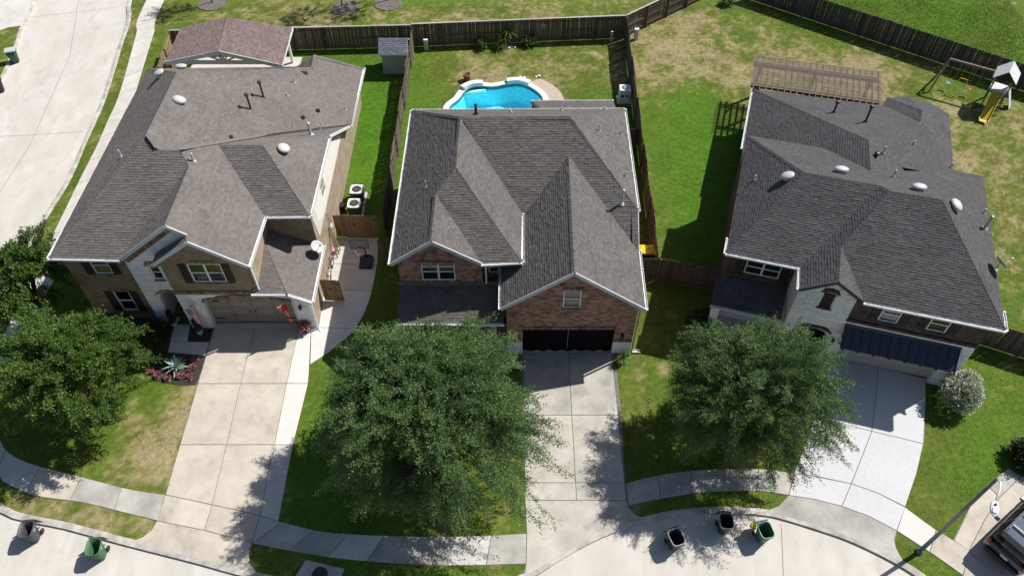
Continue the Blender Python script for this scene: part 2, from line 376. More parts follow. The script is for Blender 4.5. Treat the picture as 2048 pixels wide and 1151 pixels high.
# front walk, left of the first drive, then between the drives, then round the cul-de-sac
walk([Vector((-27.5, 22.6))] + W([(0, 876), (22, 907), (59, 926), (111, 940), (185, 959), (260, 978), (331, 989)]),
     [Vector((-28.2, 21.2))] + W([(0, 953), (30, 974), (74, 992), (163, 1004), (230, 1020), (315, 1041)]), 6, [cc, cc, cc, tan, old, old])
walk(W([(564, 1043), (638, 1061), (700, 1067), (760, 1070), (860, 1072), (960, 1071), (1053, 1066)]),
     W([(504, 1086), (594, 1103), (668, 1115), (742, 1122), (850, 1129), (950, 1130), (1052, 1127)]), 7, [old, old, cc])
walk(W([(1251, 966), (1300, 953), (1377, 941), (1453, 937), (1519, 937), (1587, 946)]), W([(1257, 1011), (1300, 1001), (1388, 986), (1457, 982), (1519, 982), (1577, 990)]), 5, [old])
walk(W([(1809, 1013), (1870, 1058), (1908, 1080), (1940, 1102)]), W([(1793, 1061), (1855, 1101), (1900, 1132), (1925, 1150)]), 2, [new, tan])
# side walk along the other street
side_up = [Vector((-29.9, 92))] + W([(329, 0), (310, 60), (288, 131), (262, 215), (228, 300), (190, 382), (150, 460)]) + [Vector((-27.2, 30.2)), Vector((-27.2, 26)), Vector((-27.35, 23.0))]
side_lo = [Vector((-31.3, 92))] + W([(293, 0), (273, 67), (239, 187), (216, 240), (194, 291), (160, 358), (127, 426)]) + [Vector((-28.6, 30.2)), Vector((-28.5, 26)), Vector((-28.3, 21.5))]
walk(side_up, side_lo, 30, [cc])
# drive of the tan house
D = lambda *p: W(list(p))
d1 = base('driveway', D((437, 640), (593, 640), (622, 654), (618, 740), (586, 890), (557, 1042), (504, 1086), (497, 1118), (515, 1146), (260, 1084), (300, 1066), (313, 1041), (331, 989), (360, 889), (402, 740), (427, 654)))
for poly, m in ([((429, 655), (509, 655), (481, 767), (396, 767)), tan], [((509, 655), (598, 655), (573, 767), (481, 767)), tan],
                [((396, 767), (481, 767), (453, 889), (360, 889)), tan], [((481, 767), (573, 767), (549, 889), (453, 889)), tan],
                [((360, 889), (453, 889), (424, 1009), (331, 989)), tan], [((453, 889), (549, 889), (520, 1030), (424, 1009)), tan],
                [((331, 989), (424, 1009), (408, 1060), (314, 1041)), tan], [((424, 1009), (520, 1030), (504, 1085), (408, 1060)), tan],
                [((314, 1041), (408, 1060), (504, 1085), (498, 1105), (500, 1125), (515, 1147), (386, 1115), (260, 1083), (286, 1073), (303, 1060)), tan],
                [((598, 655), (622, 655), (618, 740), (616, 767), (573, 767)), new], [((573, 767), (616, 767), (586, 889), (549, 889)), new], [((549, 889), (586, 889), (557, 1042), (520, 1030)), cc]):
    slab(d1, D(*poly), m)
slab(d1, D((520, 1030), (557, 1042), (564, 1043), (504, 1086)), cc)
slab(d1, D((437, 645), (592, 645), (598, 655), (429, 655)), cc, .05)
d2 = base('side_drive', D((636, 656), (666, 474), (757, 475), (755, 517), (740, 599), (716, 650), (685, 681), (622, 728), (622, 656)))
for poly in (((622, 655), (637, 655), (711, 657), (700, 670), (685, 682), (655, 706), (620, 729)), ((637, 655), (648, 580), (744, 582), (740, 599), (726, 632), (711, 657)),
             ((648, 580), (658, 527), (754, 530), (750, 556), (744, 582)), ((658, 527), (668, 474), (757, 476), (755, 530))):
    slab(d2, D(*poly), new if poly[0][1] > 600 else cc)
wk = base('front_path', D((348, 650), (336, 704), (411, 711), (419, 684), (375, 683), (381, 648)))
slab(wk, D((349, 649), (381, 648), (375, 683), (340, 683)), cc); slab(wk, D((340, 683), (419, 684), (411, 711), (336, 704)), cc)
# drive of the red brick house
d3 = base('driveway', [Vector((.45, 25.0)), Vector((5.6, 25.0))] + D((1233, 736), (1243, 830), (1251, 966), (1257, 1011), (1268, 1026), (1290, 1040)) + D((1250, 1050), (1190, 1074), (1125, 1108), (1055, 1150)) + D((1040, 1160), (1052, 1127), (1053, 1066)))
xl = [G(1055, v).x for v in (1066, 900)]
A = lambda x, v: Vector((x, G(1100, v).y))
yl = [24.5, G(1100, 830).y, G(1100, 965).y, G(1100, 1000).y]
LX, RX, MX = .62, [5.5, 5.95, 6.05, 5.9], 3.1
rx = lambda y: 5.48 + (24.5 - y) / (24.5 - G(1250, 966).y) * (G(1250, 966).x - .02 - 5.48)
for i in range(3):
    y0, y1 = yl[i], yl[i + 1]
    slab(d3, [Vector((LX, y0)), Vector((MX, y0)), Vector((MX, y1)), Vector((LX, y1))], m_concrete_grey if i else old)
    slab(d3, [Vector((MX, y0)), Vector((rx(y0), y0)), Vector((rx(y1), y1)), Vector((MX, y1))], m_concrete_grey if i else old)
slab(d3, [Vector((LX, yl[3])), Vector((MX, yl[3])), Vector((rx(yl[3]), yl[3]))] + D((1257, 1011), (1262, 1021), (1275, 1031), (1290, 1037), (1250, 1049), (1190, 1073), (1125, 1108), (1055, 1150), (1047, 1155), (1052, 1127), (1053, 1066)), m_concrete_grey)
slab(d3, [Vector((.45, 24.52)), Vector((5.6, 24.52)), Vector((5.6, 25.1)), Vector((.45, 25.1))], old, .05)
# drive of the white stone house
d4 = base('driveway', D((1663, 706), (1850, 752), (1851, 762), (1849, 879), (1833, 945), (1810, 1013), (1793, 1062), (1789, 1090), (1811, 1130), (1694, 1072), (1563, 1030), (1526, 1023), (1558, 1010), (1577, 991), (1587, 946), (1630, 840)))
for poly in (((1662, 708), (1756, 731), (1752, 790), (1743, 862), (1630, 834)), ((1756, 731), (1851, 757), (1851, 800), (1846, 887), (1743, 862), (1752, 790)),
             ((1630, 834), (1743, 862), (1702, 967), (1636, 953), (1588, 946)), ((1743, 862), (1846, 887), (1833, 945), (1810, 1013), (1756, 986), (1702, 967)),
             ((1588, 946), (1636, 954), (1702, 967), (1683, 1012), (1629, 998), (1577, 990)), ((1702, 967), (1756, 986), (1810, 1014), (1793, 1061), (1738, 1032), (1683, 1012))):
    slab(d4, D(*poly), blu)
slab(d4, D((1577, 990), (1629, 998), (1683, 1012), (1738, 1032), (1793, 1061), (1788, 1078), (1793, 1098), (1811, 1129), (1756, 1100), (1694, 1072), (1629, 1050), (1563, 1030), (1526, 1023), (1556, 1012)), m_concrete_old)
# drive and path of the neighbouring house at the edge
d5 = base('driveway', D((1905, 1080), (1942, 1007), (1974, 970), (2016, 936), (2042, 952), (2120, 960), (2250, 1100), (2100, 1290), (1990, 1250), (1900, 1195), (1930, 1150), (1940, 1102)))
for poly, m in ((((1907, 1080), (1942, 1007), (1974, 969), (1998, 995), (1968, 1040), (1937, 1101)), tan), (((1974, 969), (2017, 936), (2042, 952), (1998, 995)), old),
                (((1937, 1101), (1968, 1040), (1998, 995), (2042, 952), (2120, 960), (2160, 1010), (2080, 1130), (2020, 1170)), tan), (((1937, 1101), (2020, 1170), (2080, 1130), (2160, 1010), (2250, 1100), (2100, 1290), (1990, 1250), (1895, 1192), (1920, 1158), (1926, 1148)), tan)):
    slab(d5, D(*poly), m)
# across the side street: a drive and its apron
d6 = base('driveway', D((-120, -60), (70, -60), (66, 0), (56, 33), (44, 52), (15, 56), (0, 62), (-120, 75)), .004)
slab(d6, D((-120, -60), (70, -60), (66, 0), (56, 33), (44, 52), (15, 56), (0, 62), (-120, 75)), cc, .03)
# inspection pad in the verge
pad = thing('manhole', 'round dark cast iron cover on a square concrete pad in the verge', 'manhole', tuple(G(645, 1143)))
mb = MB(); mb.prism(D((612, 1119), (689, 1137), (672, 1178), (588, 1158)), -.05, .06); mb.build('pad', old, pad, bevel=.01)
PATHS.append(D((612, 1119), (689, 1137), (672, 1178), (588, 1158)))
mb = MB(); c = G(640, 1149); mb.lathe([(.36, .06), (.36, .075), (.33, .085), (.31, .078), (.02, .078)], (c.x, c.y, 0), 24)
for k in range(6): a = k * math.pi / 3; mb.box((c.x + .17 * math.cos(a), c.y + .17 * math.sin(a), .082), (.2, .03, .012), Matrix.Rotation(a, 3, 'Z'))
mb.build('cover', mat('cast_iron', (.03, .022, .02), (.06, .045, .04), 15, 4, .7), pad)

# ------------------------------------------------------------------ planting beds
def bed(name, poly, m, label=None, z=.03):
    mb = MB(); poly = [Vector(q) for q in poly]; PATHS.append(poly); n = len(poly)
    rng = random.Random(len(PATHS)); mb.prism(poly, -.03, z)
    xs = [q.x for q in poly]; ys = [q.y for q in poly]; cnt = int(abs(area(poly)) * 110)
    for _ in range(cnt):
        x = rng.uniform(min(xs), max(xs)); y = rng.uniform(min(ys), max(ys))
        if not inside1(x, y, poly): continue
        a = rng.uniform(0, 3.14); l = rng.uniform(.03, .08); M = Matrix.Rotation(a, 3, 'Z') @ Matrix.Rotation(rng.uniform(-.5, .5), 3, 'X')
        mb.box((x, y, z + .008), (l, .025, .018), M)
    return struct(mb.build(name, m))
def inside1(x, y, poly):
    c = False; n = len(poly)
    for i in range(n):
        a = poly[i]; b = poly[i - 1]
        if (a[1] > y) != (b[1] > y) and x < (b[0] - a[0]) * (y - a[1]) / (b[1] - a[1]) + a[0]: c = not c
    return c
bed('mulch_bed', D((411, 713), (404, 738), (392, 769), (362, 771), (318, 762), (298, 748), (290, 720), (280, 690), (262, 655), (215, 622), (330, 640), (347, 651), (336, 705)), m_mulch)
bed('mulch_bed', D((383, 653), (426, 655), (419, 683), (377, 682)), m_mulch)
for u, v in ((424, 8), (690, 16), (777, 8)):
    c = G(u, v); bed('mulch_ring', [(c.x + 1.15 * math.cos(a * .52) * (1 + .06 * math.sin(a * 2)), c.y + 1.15 * math.sin(a * .52)) for a in range(12)], m_mulch_g, z=.06)
if 0: bed('gravel_bed', [(6.55, 24.4), (7.1, 24.6), (7.2, 23.4), (7.35, 22.3), (6.7, 21.9), (6.1, 22.6), (5.95, 23.8)], mat('gravel', (.26, .22, .16), (.42, .37, .30), 30, 6, .95, .8, 60), z=.02)

# ------------------------------------------------------------------ pool
def smooth_closed(pts, sub=4):
    P = [Vector(q) for q in pts]; n = len(P); out = []
    for i in range(n):
        p0, p1, p2, p3 = P[i - 1], P[i], P[(i + 1) % n], P[(i + 2) % n]
        for k in range(sub):
            t = k / sub; out.append(.5 * ((2 * p1) + (p2 - p0) * t + (2 * p0 - 5 * p1 + 4 * p2 - p3) * t * t + (3 * p1 - p0 - 3 * p2 + p3) * t ** 3))
    return out
win_ = smooth_closed(W([(898, 216), (917, 199), (930, 182), (947, 174), (966, 173), (988, 174), (1015, 169), (1037, 167.5), (1056, 173), (1075, 185), (1086, 201), (1078, 232), (1040, 246), (960, 250), (905, 240)]), 4)
POOL_IN = win_
POOL_OUT = inset(win_, -.42)
pool = thing('swimming_pool', 'kidney shaped swimming pool of bright blue water with white coping', 'pool', tuple(G(985, 205)))
PATHS.append(inset(win_, -.46))
gr_ = [Vector((-900, -300, 0)), Vector((900, -300, 0)), Vector((900, 1500, 0)), Vector((-900, 1500, 0))]; gh_ = [Vector((q.x, q.y, 0)) for q in inset(win_, -.2)]
ground = MB(); ground.add([(q.x, q.y, -.3) for q in gr_ + gh_], [tuple(t_) for t_ in tessellate_polygon([gr_, gh_])]); struct(ground.build('ground', m_earth))
m, t, N, L, B = newmat('pool_plaster_caustics')
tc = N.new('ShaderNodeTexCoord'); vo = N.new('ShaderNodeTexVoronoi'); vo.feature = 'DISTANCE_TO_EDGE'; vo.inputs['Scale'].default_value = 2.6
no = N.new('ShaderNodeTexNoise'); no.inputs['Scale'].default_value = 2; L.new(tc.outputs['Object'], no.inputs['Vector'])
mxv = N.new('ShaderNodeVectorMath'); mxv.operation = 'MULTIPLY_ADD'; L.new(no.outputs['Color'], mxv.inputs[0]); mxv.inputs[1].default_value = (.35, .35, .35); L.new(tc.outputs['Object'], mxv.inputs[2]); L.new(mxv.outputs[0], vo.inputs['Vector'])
rp = ramp(N, [(0, (.70, .94, .95)), (.07, (.44, .82, .94)), (.3, (.33, .77, .93))]); L.new(vo.outputs['Distance'], rp.inputs[0]); L.new(rp.outputs[0], B.inputs['Base Color']); m_plaster = m  # pale web paints the sunlight's ripple caustics into the plaster colour
m, t, N, L, B = newmat('pool_water')
gl = N.new('ShaderNodeBsdfGlossy'); gl.inputs['Roughness'].default_value = .02; tr = N.new('ShaderNodeBsdfTransparent'); tr.inputs[0].default_value = (.42, .95, .99, 1)
fr = N.new('ShaderNodeFresnel'); fr.inputs[0].default_value = 1.33; ms = N.new('ShaderNodeMixShader'); L.new(fr.outputs[0], ms.inputs[0]); L.new(tr.outputs[0], ms.inputs[1]); L.new(gl.outputs[0], ms.inputs[2]); L.new(ms.outputs[0], N['Material Output'].inputs[0])
tc = N.new('ShaderNodeTexCoord'); no = N.new('ShaderNodeTexNoise'); no.inputs['Scale'].default_value = 3.5; no.inputs['Detail'].default_value = 3; L.new(tc.outputs['Object'], no.inputs['Vector'])
b = N.new('ShaderNodeBump'); b.inputs['Strength'].default_value = .35; b.inputs['Distance'].default_value = .06; L.new(no.outputs['Fac'], b.inputs['Height'])
for nd in (gl, fr): L.new(b.outputs[0], nd.inputs['Normal'])
m_water = m
m_coping = mat('pool_coping', (.70, .69, .66), (.76, .75, .72), 4, 5, .7, rnd=.04)
m_tile = mat('pool_tile', (.05, .10, .15), (.10, .17, .22), 14, 3, .3)
mb = MB(); n = len(win_)
fl = []
for q in win_:      # floor slopes down towards the middle of the long side
    fl.append((q.x, q.y))
mb.add([(*q, -.02) for q in fl] + [(*q, -.28) for q in fl], [(i, i + n, (i + 1) % n + n, (i + 1) % n) for i in range(n)]); mb.build('tile_band', m_tile, pool)
mb = MB(); q1 = inset(win_, .25); q2 = inset(win_, 1.0)
dep = lambda q: -.75 - .75 * max(0, min(1, (q.y - 45.2) / 2.2))
mb.add([(*q, -.28) for q in fl] + [(q.x, q.y, dep(q)) for q in q1] + [(q.x, q.y, dep(q) - .2) for q in q2],
       [(i, i + n, (i + 1) % n + n, (i + 1) % n) for i in range(n)] + [(i + n, i + 2 * n, (i + 1) % n + 2 * n, (i + 1) % n + n) for i in range(n)])
tri = tessellate_polygon([[Vector((*q, 0)) for q in q2]]); mb.f += [tuple(i + 2 * n for i in t) for t in tri]
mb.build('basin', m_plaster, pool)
mb = MB(); tri = tessellate_polygon([[Vector((*q, 0)) for q in fl]]); mb.add([(*q, -.12) for q in fl], [tuple(t) if (fl[t[1]][0] - fl[t[0]][0]) * (fl[t[2]][1] - fl[t[0]][1]) - (fl[t[2]][0] - fl[t[0]][0]) * (fl[t[1]][1] - fl[t[0]][1]) > 0 else tuple(t)[::-1] for t in tri]); mb.build('water', m_water, pool)
for k in range(0, n, 4):      # coping stones, the back ones raised
    ids = [(k + j) % n for j in range(5)]
    top = .30 if 8 <= k < 16 or 24 <= k < 32 else .07
    q = [win_[i] for i in ids] + [POOL_OUT[i] for i in ids[::-1]]
    mb = MB(); mb.prism(inset(q, .008), -.1, top); mb.build('coping_stone', m_coping, pool)
mb = MB(); c = G(958, 186); mb.tube([G(925, 191, -.3) + V3(0, 0, .0), G(945, 186, -.3), G(962, 184, -.3), G(975, 180, -.3)], [.14, .2, .2, .12], 8); mb.build('step', m_coping, pool, True)
dk = MB(); dkp = smooth_line(W([(1060, 165), (1070, 161), (1082, 159), (1106, 171), (1120, 184), (1130, 203), (1138, 230)]), 3) + W([(1075, 245), (1092, 201), (1080, 183)])
dk.prism(dkp, -.04, .035); PATHS.append(dkp); struct(dk.build('pool_deck', m_deck_tan))
# house footprints carry no grass
FOOT = {'tan': [(-23.4, 27.2), (-20, 26.6), (-18, 26.3), (-11, 26.3), (-11, 46.5), (-23.4, 43)], 'red': [(-5.9, 24.7), (6.5, 24.6), (6.5, 43), (1.5, 43), (1.5, 38.6), (-5.9, 38.6)],
        'white': [(11.2, 26.0), (14.4, 24.6), (22.9, 22.4), (26.1, 32.4), (28.5, 41.5), (16.6, 44), (11.2, 27.5)]}
for f in FOOT.values(): PATHS.append([Vector(q) for q in f])
PATHS.append([Vector(q) for q in ((-24.4, 47.5), (-16.5, 47.5), (-16.5, 52.1), (-24.4, 52.1))])

# ------------------------------------------------------------------ lawn
rs = np.random.RandomState(5)
LAT = rs.rand(256, 256)
def vnoise(x, y):
    xi = np.floor(x).astype(int); yi = np.floor(y).astype(int); fx = x - xi; fy = y - yi
    fx = fx * fx * (3 - 2 * fx); fy = fy * fy * (3 - 2 * fy)
    g = lambda a, b: LAT[a % 256, b % 256]
    return (g(xi, yi) * (1 - fx) + g(xi + 1, yi) * fx) * (1 - fy) + (g(xi, yi + 1) * (1 - fx) + g(xi + 1, yi + 1) * fx) * fy
def fbm(x, y, s, o=4):
    r = 0; a = .5; t = 0
    for k in range(o): r = r + a * vnoise(x * s + 17 * k, y * s + 9 * k); t += a; s *= 2.1; a *= .55
    return r / t
#          x, y, rx, ry, dryness, lushness
SPOTS = [(20, 52, 10, 7, .42, -.15), (12, 52, 4, 5, .45, -.1), (31, 40, 6, 9, .36, -.15), (6.9, 23.2, .45, 1.2, .5, -.2), (8.8, 20.5, 2.2, 4, -.3, .15), (8.3, 23.3, .5, .5, .7, 0), (13.5, 46, 2.2, 5, -.55, .75), (12, 36, 3.2, 8, -.5, .6), (27, 51, 4, 3, .3, 0),
         (-9.5, 42, 2, 11, -.6, .75), (-14, 49, 5, 5, -.4, .5), (0, 50.5, 7, 2.5, .3, -.1), (-1.5, 49.3, 3, 1.2, .3, 0), (7, 44, 2.2, 6, -.15, .2), (-6, 44, 2, 8, -.2, .35),
         (-16.5, 19.5, 4, 4.5, .42, -.15), (-13.5, 17, 1.5, 5, -.05, .3), (-22, 15, 6, 1.6, .36, -.1), (-17, 14.2, 2, 1.2, -.2, .35), (24, 18, 3.2, 6, -.3, .38), (21, 12.6, 3, 2, -.15, .2), (8.5, 23, 1.3, 3, .12, 0),
         (9, 20.5, 2, 3, -.05, .2), (-7.5, 20, 3, 7, -.4, .45), (0, 58, 26, 2.6, .22, .05), (-20, 58, 9, 3, .12, .1), (30, 60, 12, 8, -.4, .55), (-30.5, 45, 1.6, 16, .26, .0), (28, 28, 2.5, 5, -.1, .3), (4, 13, 4, 1.2, .2, 0)]
def lawncol(x, y):
    n1 = fbm(x, y, .33); n2 = fbm(x + 50, y - 31, 1.1); n3 = fbm(x - 11, y + 77, 4.0, 2)
    dry = .30 + (n1 - .5) * .65 + (n2 - .5) * .6 + (n3 - .5) * .75; lush = .25 + (fbm(x + 91, y + 13, .25) - .5) * 1.1
    for sx, sy, ax, ay, d, l in SPOTS:
        g = np.exp(-(((x - sx) / ax) ** 2 + ((y - sy) / ay) ** 2)); dry = dry + g * d; lush = lush + g * l
    dry = np.clip((dry - .32) / .5, 0, 1)[..., None]; lush = np.clip(lush, 0, 1)[..., None]; v = (.8 + .4 * n2)[..., None]
    green = np.array([.105, .14, .024]) * (1 - lush) + np.array([.074, .168, .013]) * lush
    tanc = np.array([.30, .25, .135]); oliv = np.array([.155, .165, .035])
    mid = green * (1 - np.clip(dry * 1.6, 0, 1)) + oliv * np.clip(dry * 1.6, 0, 1)
    k = np.clip(dry * 1.5 - .55, 0, 1)
    return (mid * (1 - k) + tanc * k) * v
def inside(x, y, poly):
    c = np.zeros(x.shape, bool); n = len(poly)
    for i in range(n):
        ax, ay = poly[i]; bx, by = poly[i - 1]
        if ay == by: continue
        c ^= ((ay > y) != (by > y)) & (x < (bx - ax) * (y - ay) / (by - ay) + ax)
    return c
LAWN = [tuple(q) for q in CURB] + [(60, 3), (60, 98)]
m_lawn = attrmat('lawn_turf', .95, 0, 22, .35, .5)
def lawn_sheet(poly, x0, x1, y0, y1, st_, name, hole=None):
    nx = int((x1 - x0) / st_); ny = int((y1 - y0) / st_)
    gx, gy = np.meshgrid(x0 + np.arange(nx + 1) * st_, y0 + np.arange(ny + 1) * st_, indexing='ij')
    cx = gx[:-1, :-1] + st_ / 2; cy = gy[:-1, :-1] + st_ / 2
    keep = inside(cx, cy, poly)
    if hole is not None: keep &= ~inside(cx, cy, hole)
    idx = np.arange((nx + 1) * (ny + 1)).reshape(nx + 1, ny + 1)
    q = np.stack([idx[:-1, :-1], idx[1:, :-1], idx[1:, 1:], idx[:-1, 1:]], -1)[keep]
    used = np.unique(q); remap = np.zeros((nx + 1) * (ny + 1), int); remap[used] = np.arange(len(used)); q = remap[q]
    X = gx.ravel()[used]; Y = gy.ravel()[used]; Z = (fbm(X, Y, .5, 2) - .5) * .03 - .004
    me = bpy.data.meshes.new(name); me.vertices.add(len(X)); me.vertices.foreach_set('co', np.stack([X, Y, Z], 1).astype(np.float32).ravel())
    me.loops.add(q.size); me.loops.foreach_set('vertex_index', q.ravel().astype(np.int32)); me.polygons.add(len(q))
    me.polygons.foreach_set('loop_start', np.arange(0, q.size, 4, dtype=np.int32)); me.polygons.foreach_set('loop_total', np.full(len(q), 4, np.int32))
    me.polygons.foreach_set('use_smooth', np.ones(len(q), bool))
    ca = me.attributes.new('Col', 'FLOAT_COLOR', 'POINT'); c = np.ones((len(X), 4), np.float32); c[:, :3] = lawncol(X, Y); ca.data.foreach_set('color', c.ravel())
    me.update(calc_edges=True); me.materials.append(m_lawn); o = bpy.data.objects.new(name, me); COL.objects.link(o); return struct(o)
hole = [tuple(q) for q in inset(POOL_IN, -.12)]
lawn_sheet(LAWN, -34, 46, 8, 72, .2, 'lawn', hole)
lawn_sheet(LAWN, -34, 60, 72, 98, .8, 'lawn')
LW = [tuple(q) for q in D((15, 56), (44, 52), (36, 78), (24, 110), (6, 150), (-30, 215), (-140, 330), (-140, 80), (0, 62))]
lawn_sheet(LW, -52, -34, 40, 62, .2, 'lawn')
sweep(smooth_line(D((67, -40), (66, 0), (56, 33), (44, 52), (36, 78), (24, 110), (6, 150), (-30, 215), (-100, 300)), 3)[::-1], [(.1, -.2), (.1, .012), (0, .03), (-.12, .022), (-.3, -.075), (-.46, -.09), (-.48, -.2)], 'kerb', m_curb)['kind'] = 'structure'
# grass blades standing on the turf
def blades(name, n, x0, x1, y0, y1, h, wd, poly, seed, label):
    rg = np.random.RandomState(seed); X = rg.uniform(x0, x1, n); Y = rg.uniform(y0, y1, n); k = inside(X, Y, poly)
    for p in PATHS:
        xs = [q[0] for q in p]; ys = [q[1] for q in p]
        bb = (X > min(xs)) & (X < max(xs)) & (Y > min(ys)) & (Y < max(ys))
        if bb.any():
            ii = np.where(bb & k)[0]; k[ii[inside(X[ii], Y[ii], p)]] = False
    X = X[k]; Y = Y[k]; n = len(X)
    a = rg.uniform(0, 2 * np.pi, n); hh = h * rg.uniform(.5, 1.3, n); b = rg.uniform(0, 2 * np.pi, n); ln = hh * rg.uniform(.2, .9, n)
    dx = np.cos(a) * wd; dy = np.sin(a) * wd
    v = np.empty((n, 3, 3), np.float32)
    v[:, 0] = np.stack([X - dx, Y - dy, np.full(n, -.01)], 1); v[:, 1] = np.stack([X + dx, Y + dy, np.full(n, -.01)], 1)
    v[:, 2] = np.stack([X + np.cos(b) * ln, Y + np.sin(b) * ln, hh], 1)
    me = bpy.data.meshes.new(name); me.vertices.add(3 * n); me.vertices.foreach_set('co', v.ravel()); me.loops.add(3 * n)
    me.loops.foreach_set('vertex_index', np.arange(3 * n, dtype=np.int32)); me.polygons.add(n); me.polygons.foreach_set('loop_start', np.arange(0, 3 * n, 3, dtype=np.int32)); me.polygons.foreach_set('loop_total', np.full(n, 3, np.int32))
    c = np.ones((n, 3, 4), np.float32); c[:, :, :3] = (lawncol(X, Y) * (rg.uniform(.75, 1.45, n)[:, None]))[:, None, :]
    ca = me.attributes.new('Col', 'FLOAT_COLOR', 'POINT'); ca.data.foreach_set('color', c.ravel()); me.update(calc_edges=True); me.materials.append(m_blade)
    o = bpy.data.objects.new(name, me); COL.objects.link(o); o['kind'] = 'stuff'; tag(o, label, 'grass'); return o
m_blade = attrmat('grass_blade', .8, .5, 6, .15, 0)
blades('grass', 620000, -33, 40, 11, 60, .045, .014, LAWN, 3, 'short mown lawn grass growing around the houses and verges')
blades('field_grass', 90000, 19, 42, 47, 66, .07, .022, [(20.8, 60.9), (24, 58.6), (38.6, 48.3), (45, 44), (45, 70), (20, 70)], 4, 'rough taller grass growing in the field behind the dark fence')
# ------------------------------------------------------------------ roofs and walls
def fitplane(P):
    A = np.array([tuple(q) for q in P]); c = A.mean(0); _, _, vt = np.linalg.svd(A - c); n = vt[2]
    if n[2] < 0: n = -n
    return Vector(c), Vector(n)
def clip_axis(poly, ax, val, keep_ge):
    out = []; n = len(poly)
    for i in range(n):
        a = poly[i - 1]; b = poly[i]; ia = (a[ax] >= val) == keep_ge or a[ax] == val; ib = (b[ax] >= val) == keep_ge or b[ax] == val
        if ia != ib:
            t = (val - a[ax]) / (b[ax] - a[ax]); q = [a[0] + (b[0] - a[0]) * t, a[1] + (b[1] - a[1]) * t]; q[ax] = val; out.append(tuple(q))
        if ib: out.append(b)
    return out
def shingles(mb, P, rng, ch=.14, tw=.26, lift=.018):
    """overlapping courses of separate tabs laid on the plane of face P"""
    c, n = fitplane(P); X = Vector((0, 0, 1)).cross(n)
    if X.length < 1e-3: X = Vector((1, 0, 0))
    X.normalize(); Yv = n.cross(X).normalized()
    q = [((Vector(p) - c).dot(X), (Vector(p) - c).dot(Yv)) for p in P]
    v0 = min(b for a, b in q); v1 = max(b for a, b in q); row = 0; v = v0
    while v < v1:
        top = min(v + ch, v1 + .01); s = clip_axis(clip_axis(q, 1, v, True), 1, top, False)
        if len(s) >= 3:
            a0 = min(p[0] for p in s); a1 = max(p[0] for p in s); x = a0 - rng.uniform(0, tw)
            while x < a1:
                wd = tw * rng.uniform(.6, 1.3); t = clip_axis(clip_axis(s, 0, x, True), 0, x + wd - .004, False); x += wd
                if len(t) < 3: continue
                ar = sum(t[i - 1][0] * t[i][1] - t[i][0] * t[i - 1][1] for i in range(len(t)))
                if abs(ar) < 2e-4: continue
                if ar < 0: t = t[::-1]
                lf = lift * rng.uniform(.4, 1.5); vs = []; k = len(t)
                for a, b in t: vs.append(c + X * a + Yv * b + n * (.004 + lf * (1 - (b - v) / ch)))
                fs = [tuple(range(k))]
                for i in range(k):
                    j = (i + 1) % k
                    if abs(t[i][1] - v) < 1e-6 and abs(t[j][1] - v) < 1e-6:
                        vs += [c + X * t[i][0] + Yv * t[i][1] - n * .004, c + X * t[j][0] + Yv * t[j][1] - n * .004]; fs.append((len(vs) - 2, len(vs) - 1, j, i))
                mb.add(vs, fs)
        v = top; row += 1
def hipcap(mb, a, b, rng, wd=.15, drop=.09):
    a = Vector(a); b = Vector(b)
    if a.z > b.z: a, b = b, a
    d = (b - a); Ln = d.length; d.normalize(); s = d.cross(Vector((0, 0, 1))).normalized(); k = max(1, int(Ln / .22))
    for i in range(k):
        p = a + d * (Ln * i / k); q = a + d * (Ln * (i + 1) / k + .03); h = .022 + rng.uniform(0, .01); g = .01
        z = Vector((0, 0, 1)); dz = z * drop
        vs = [p - s * wd - dz + z * h, p + z * (h + .012), p + s * wd - dz + z * h, q - s * wd - dz + z * g, q + z * (g + .012), q + s * wd - dz + z * g,
              p - s * wd - dz - z * .01, p - z * .01, p + s * wd - dz - z * .01]
        mb.add(vs, [(0, 1, 4, 3), (1, 2, 5, 4), (6, 7, 1, 0), (7, 8, 2, 1)])
def gutter(house, a, b, n, m=None):
    """half box gutter along an eave a-b; n is the outward direction"""
    a = Vector(a); b = Vector(b); n = Vector((n[0], n[1], 0)).normalized(); mb = MB(); o = n * .07; z = Vector((0, 0, 1))
    mb.beam(a + n * .03 - z * .055, b + n * .03 - z * .055, .08, .02); mb.beam(a + n * .0 - z * .1, b + n * .0 - z * .1, .03, .2); mb.beam(a + o * 1.9 - z * .05, b + o * 1.9 - z * .05, .014, .11); mb.beam(a + o * 1.45 - z * .105, b + o * 1.45 - z * .105, .075, .012)
    L = (b - a).length; d = (b - a).normalized()
    for k in range(int(L / 1.1)):
        p = a + d * (.5 + k * 1.1); mb.beam(p + o * .8, p + o * 2.0, .03, .012)
    for e in (a, b): mb.box(e + o * 1.45 - z * .055, (.09, .09, .115))
    return mb.build('gutter', m or m_white, house)
def rake(house, a, b, n, m=None, h=.2):
    n = Vector((n[0], n[1], 0)).normalized(); mb = MB(); a = Vector(a) + n * .012 - Vector((0, 0, h / 2 - .02)); b = Vector(b) + n * .012 - Vector((0, 0, h / 2 - .02))
    mb.beam(a, b, .06, h); return mb.build('rake_board', m or m_fascia, house)
def valley(mb, a, b, wd=.16):
    a = Vector(a); b = Vector(b); s = (b - a).cross(Vector((0, 0, 1))).normalized() * wd; z = Vector((0, 0, .05)); up = Vector((0, 0, wd * .45))
    mb.add([a - s + z + up, a + z, a + s + z + up, b - s + z + up, b + z, b + s + z + up], [(0, 1, 4, 3), (1, 2, 5, 4)])
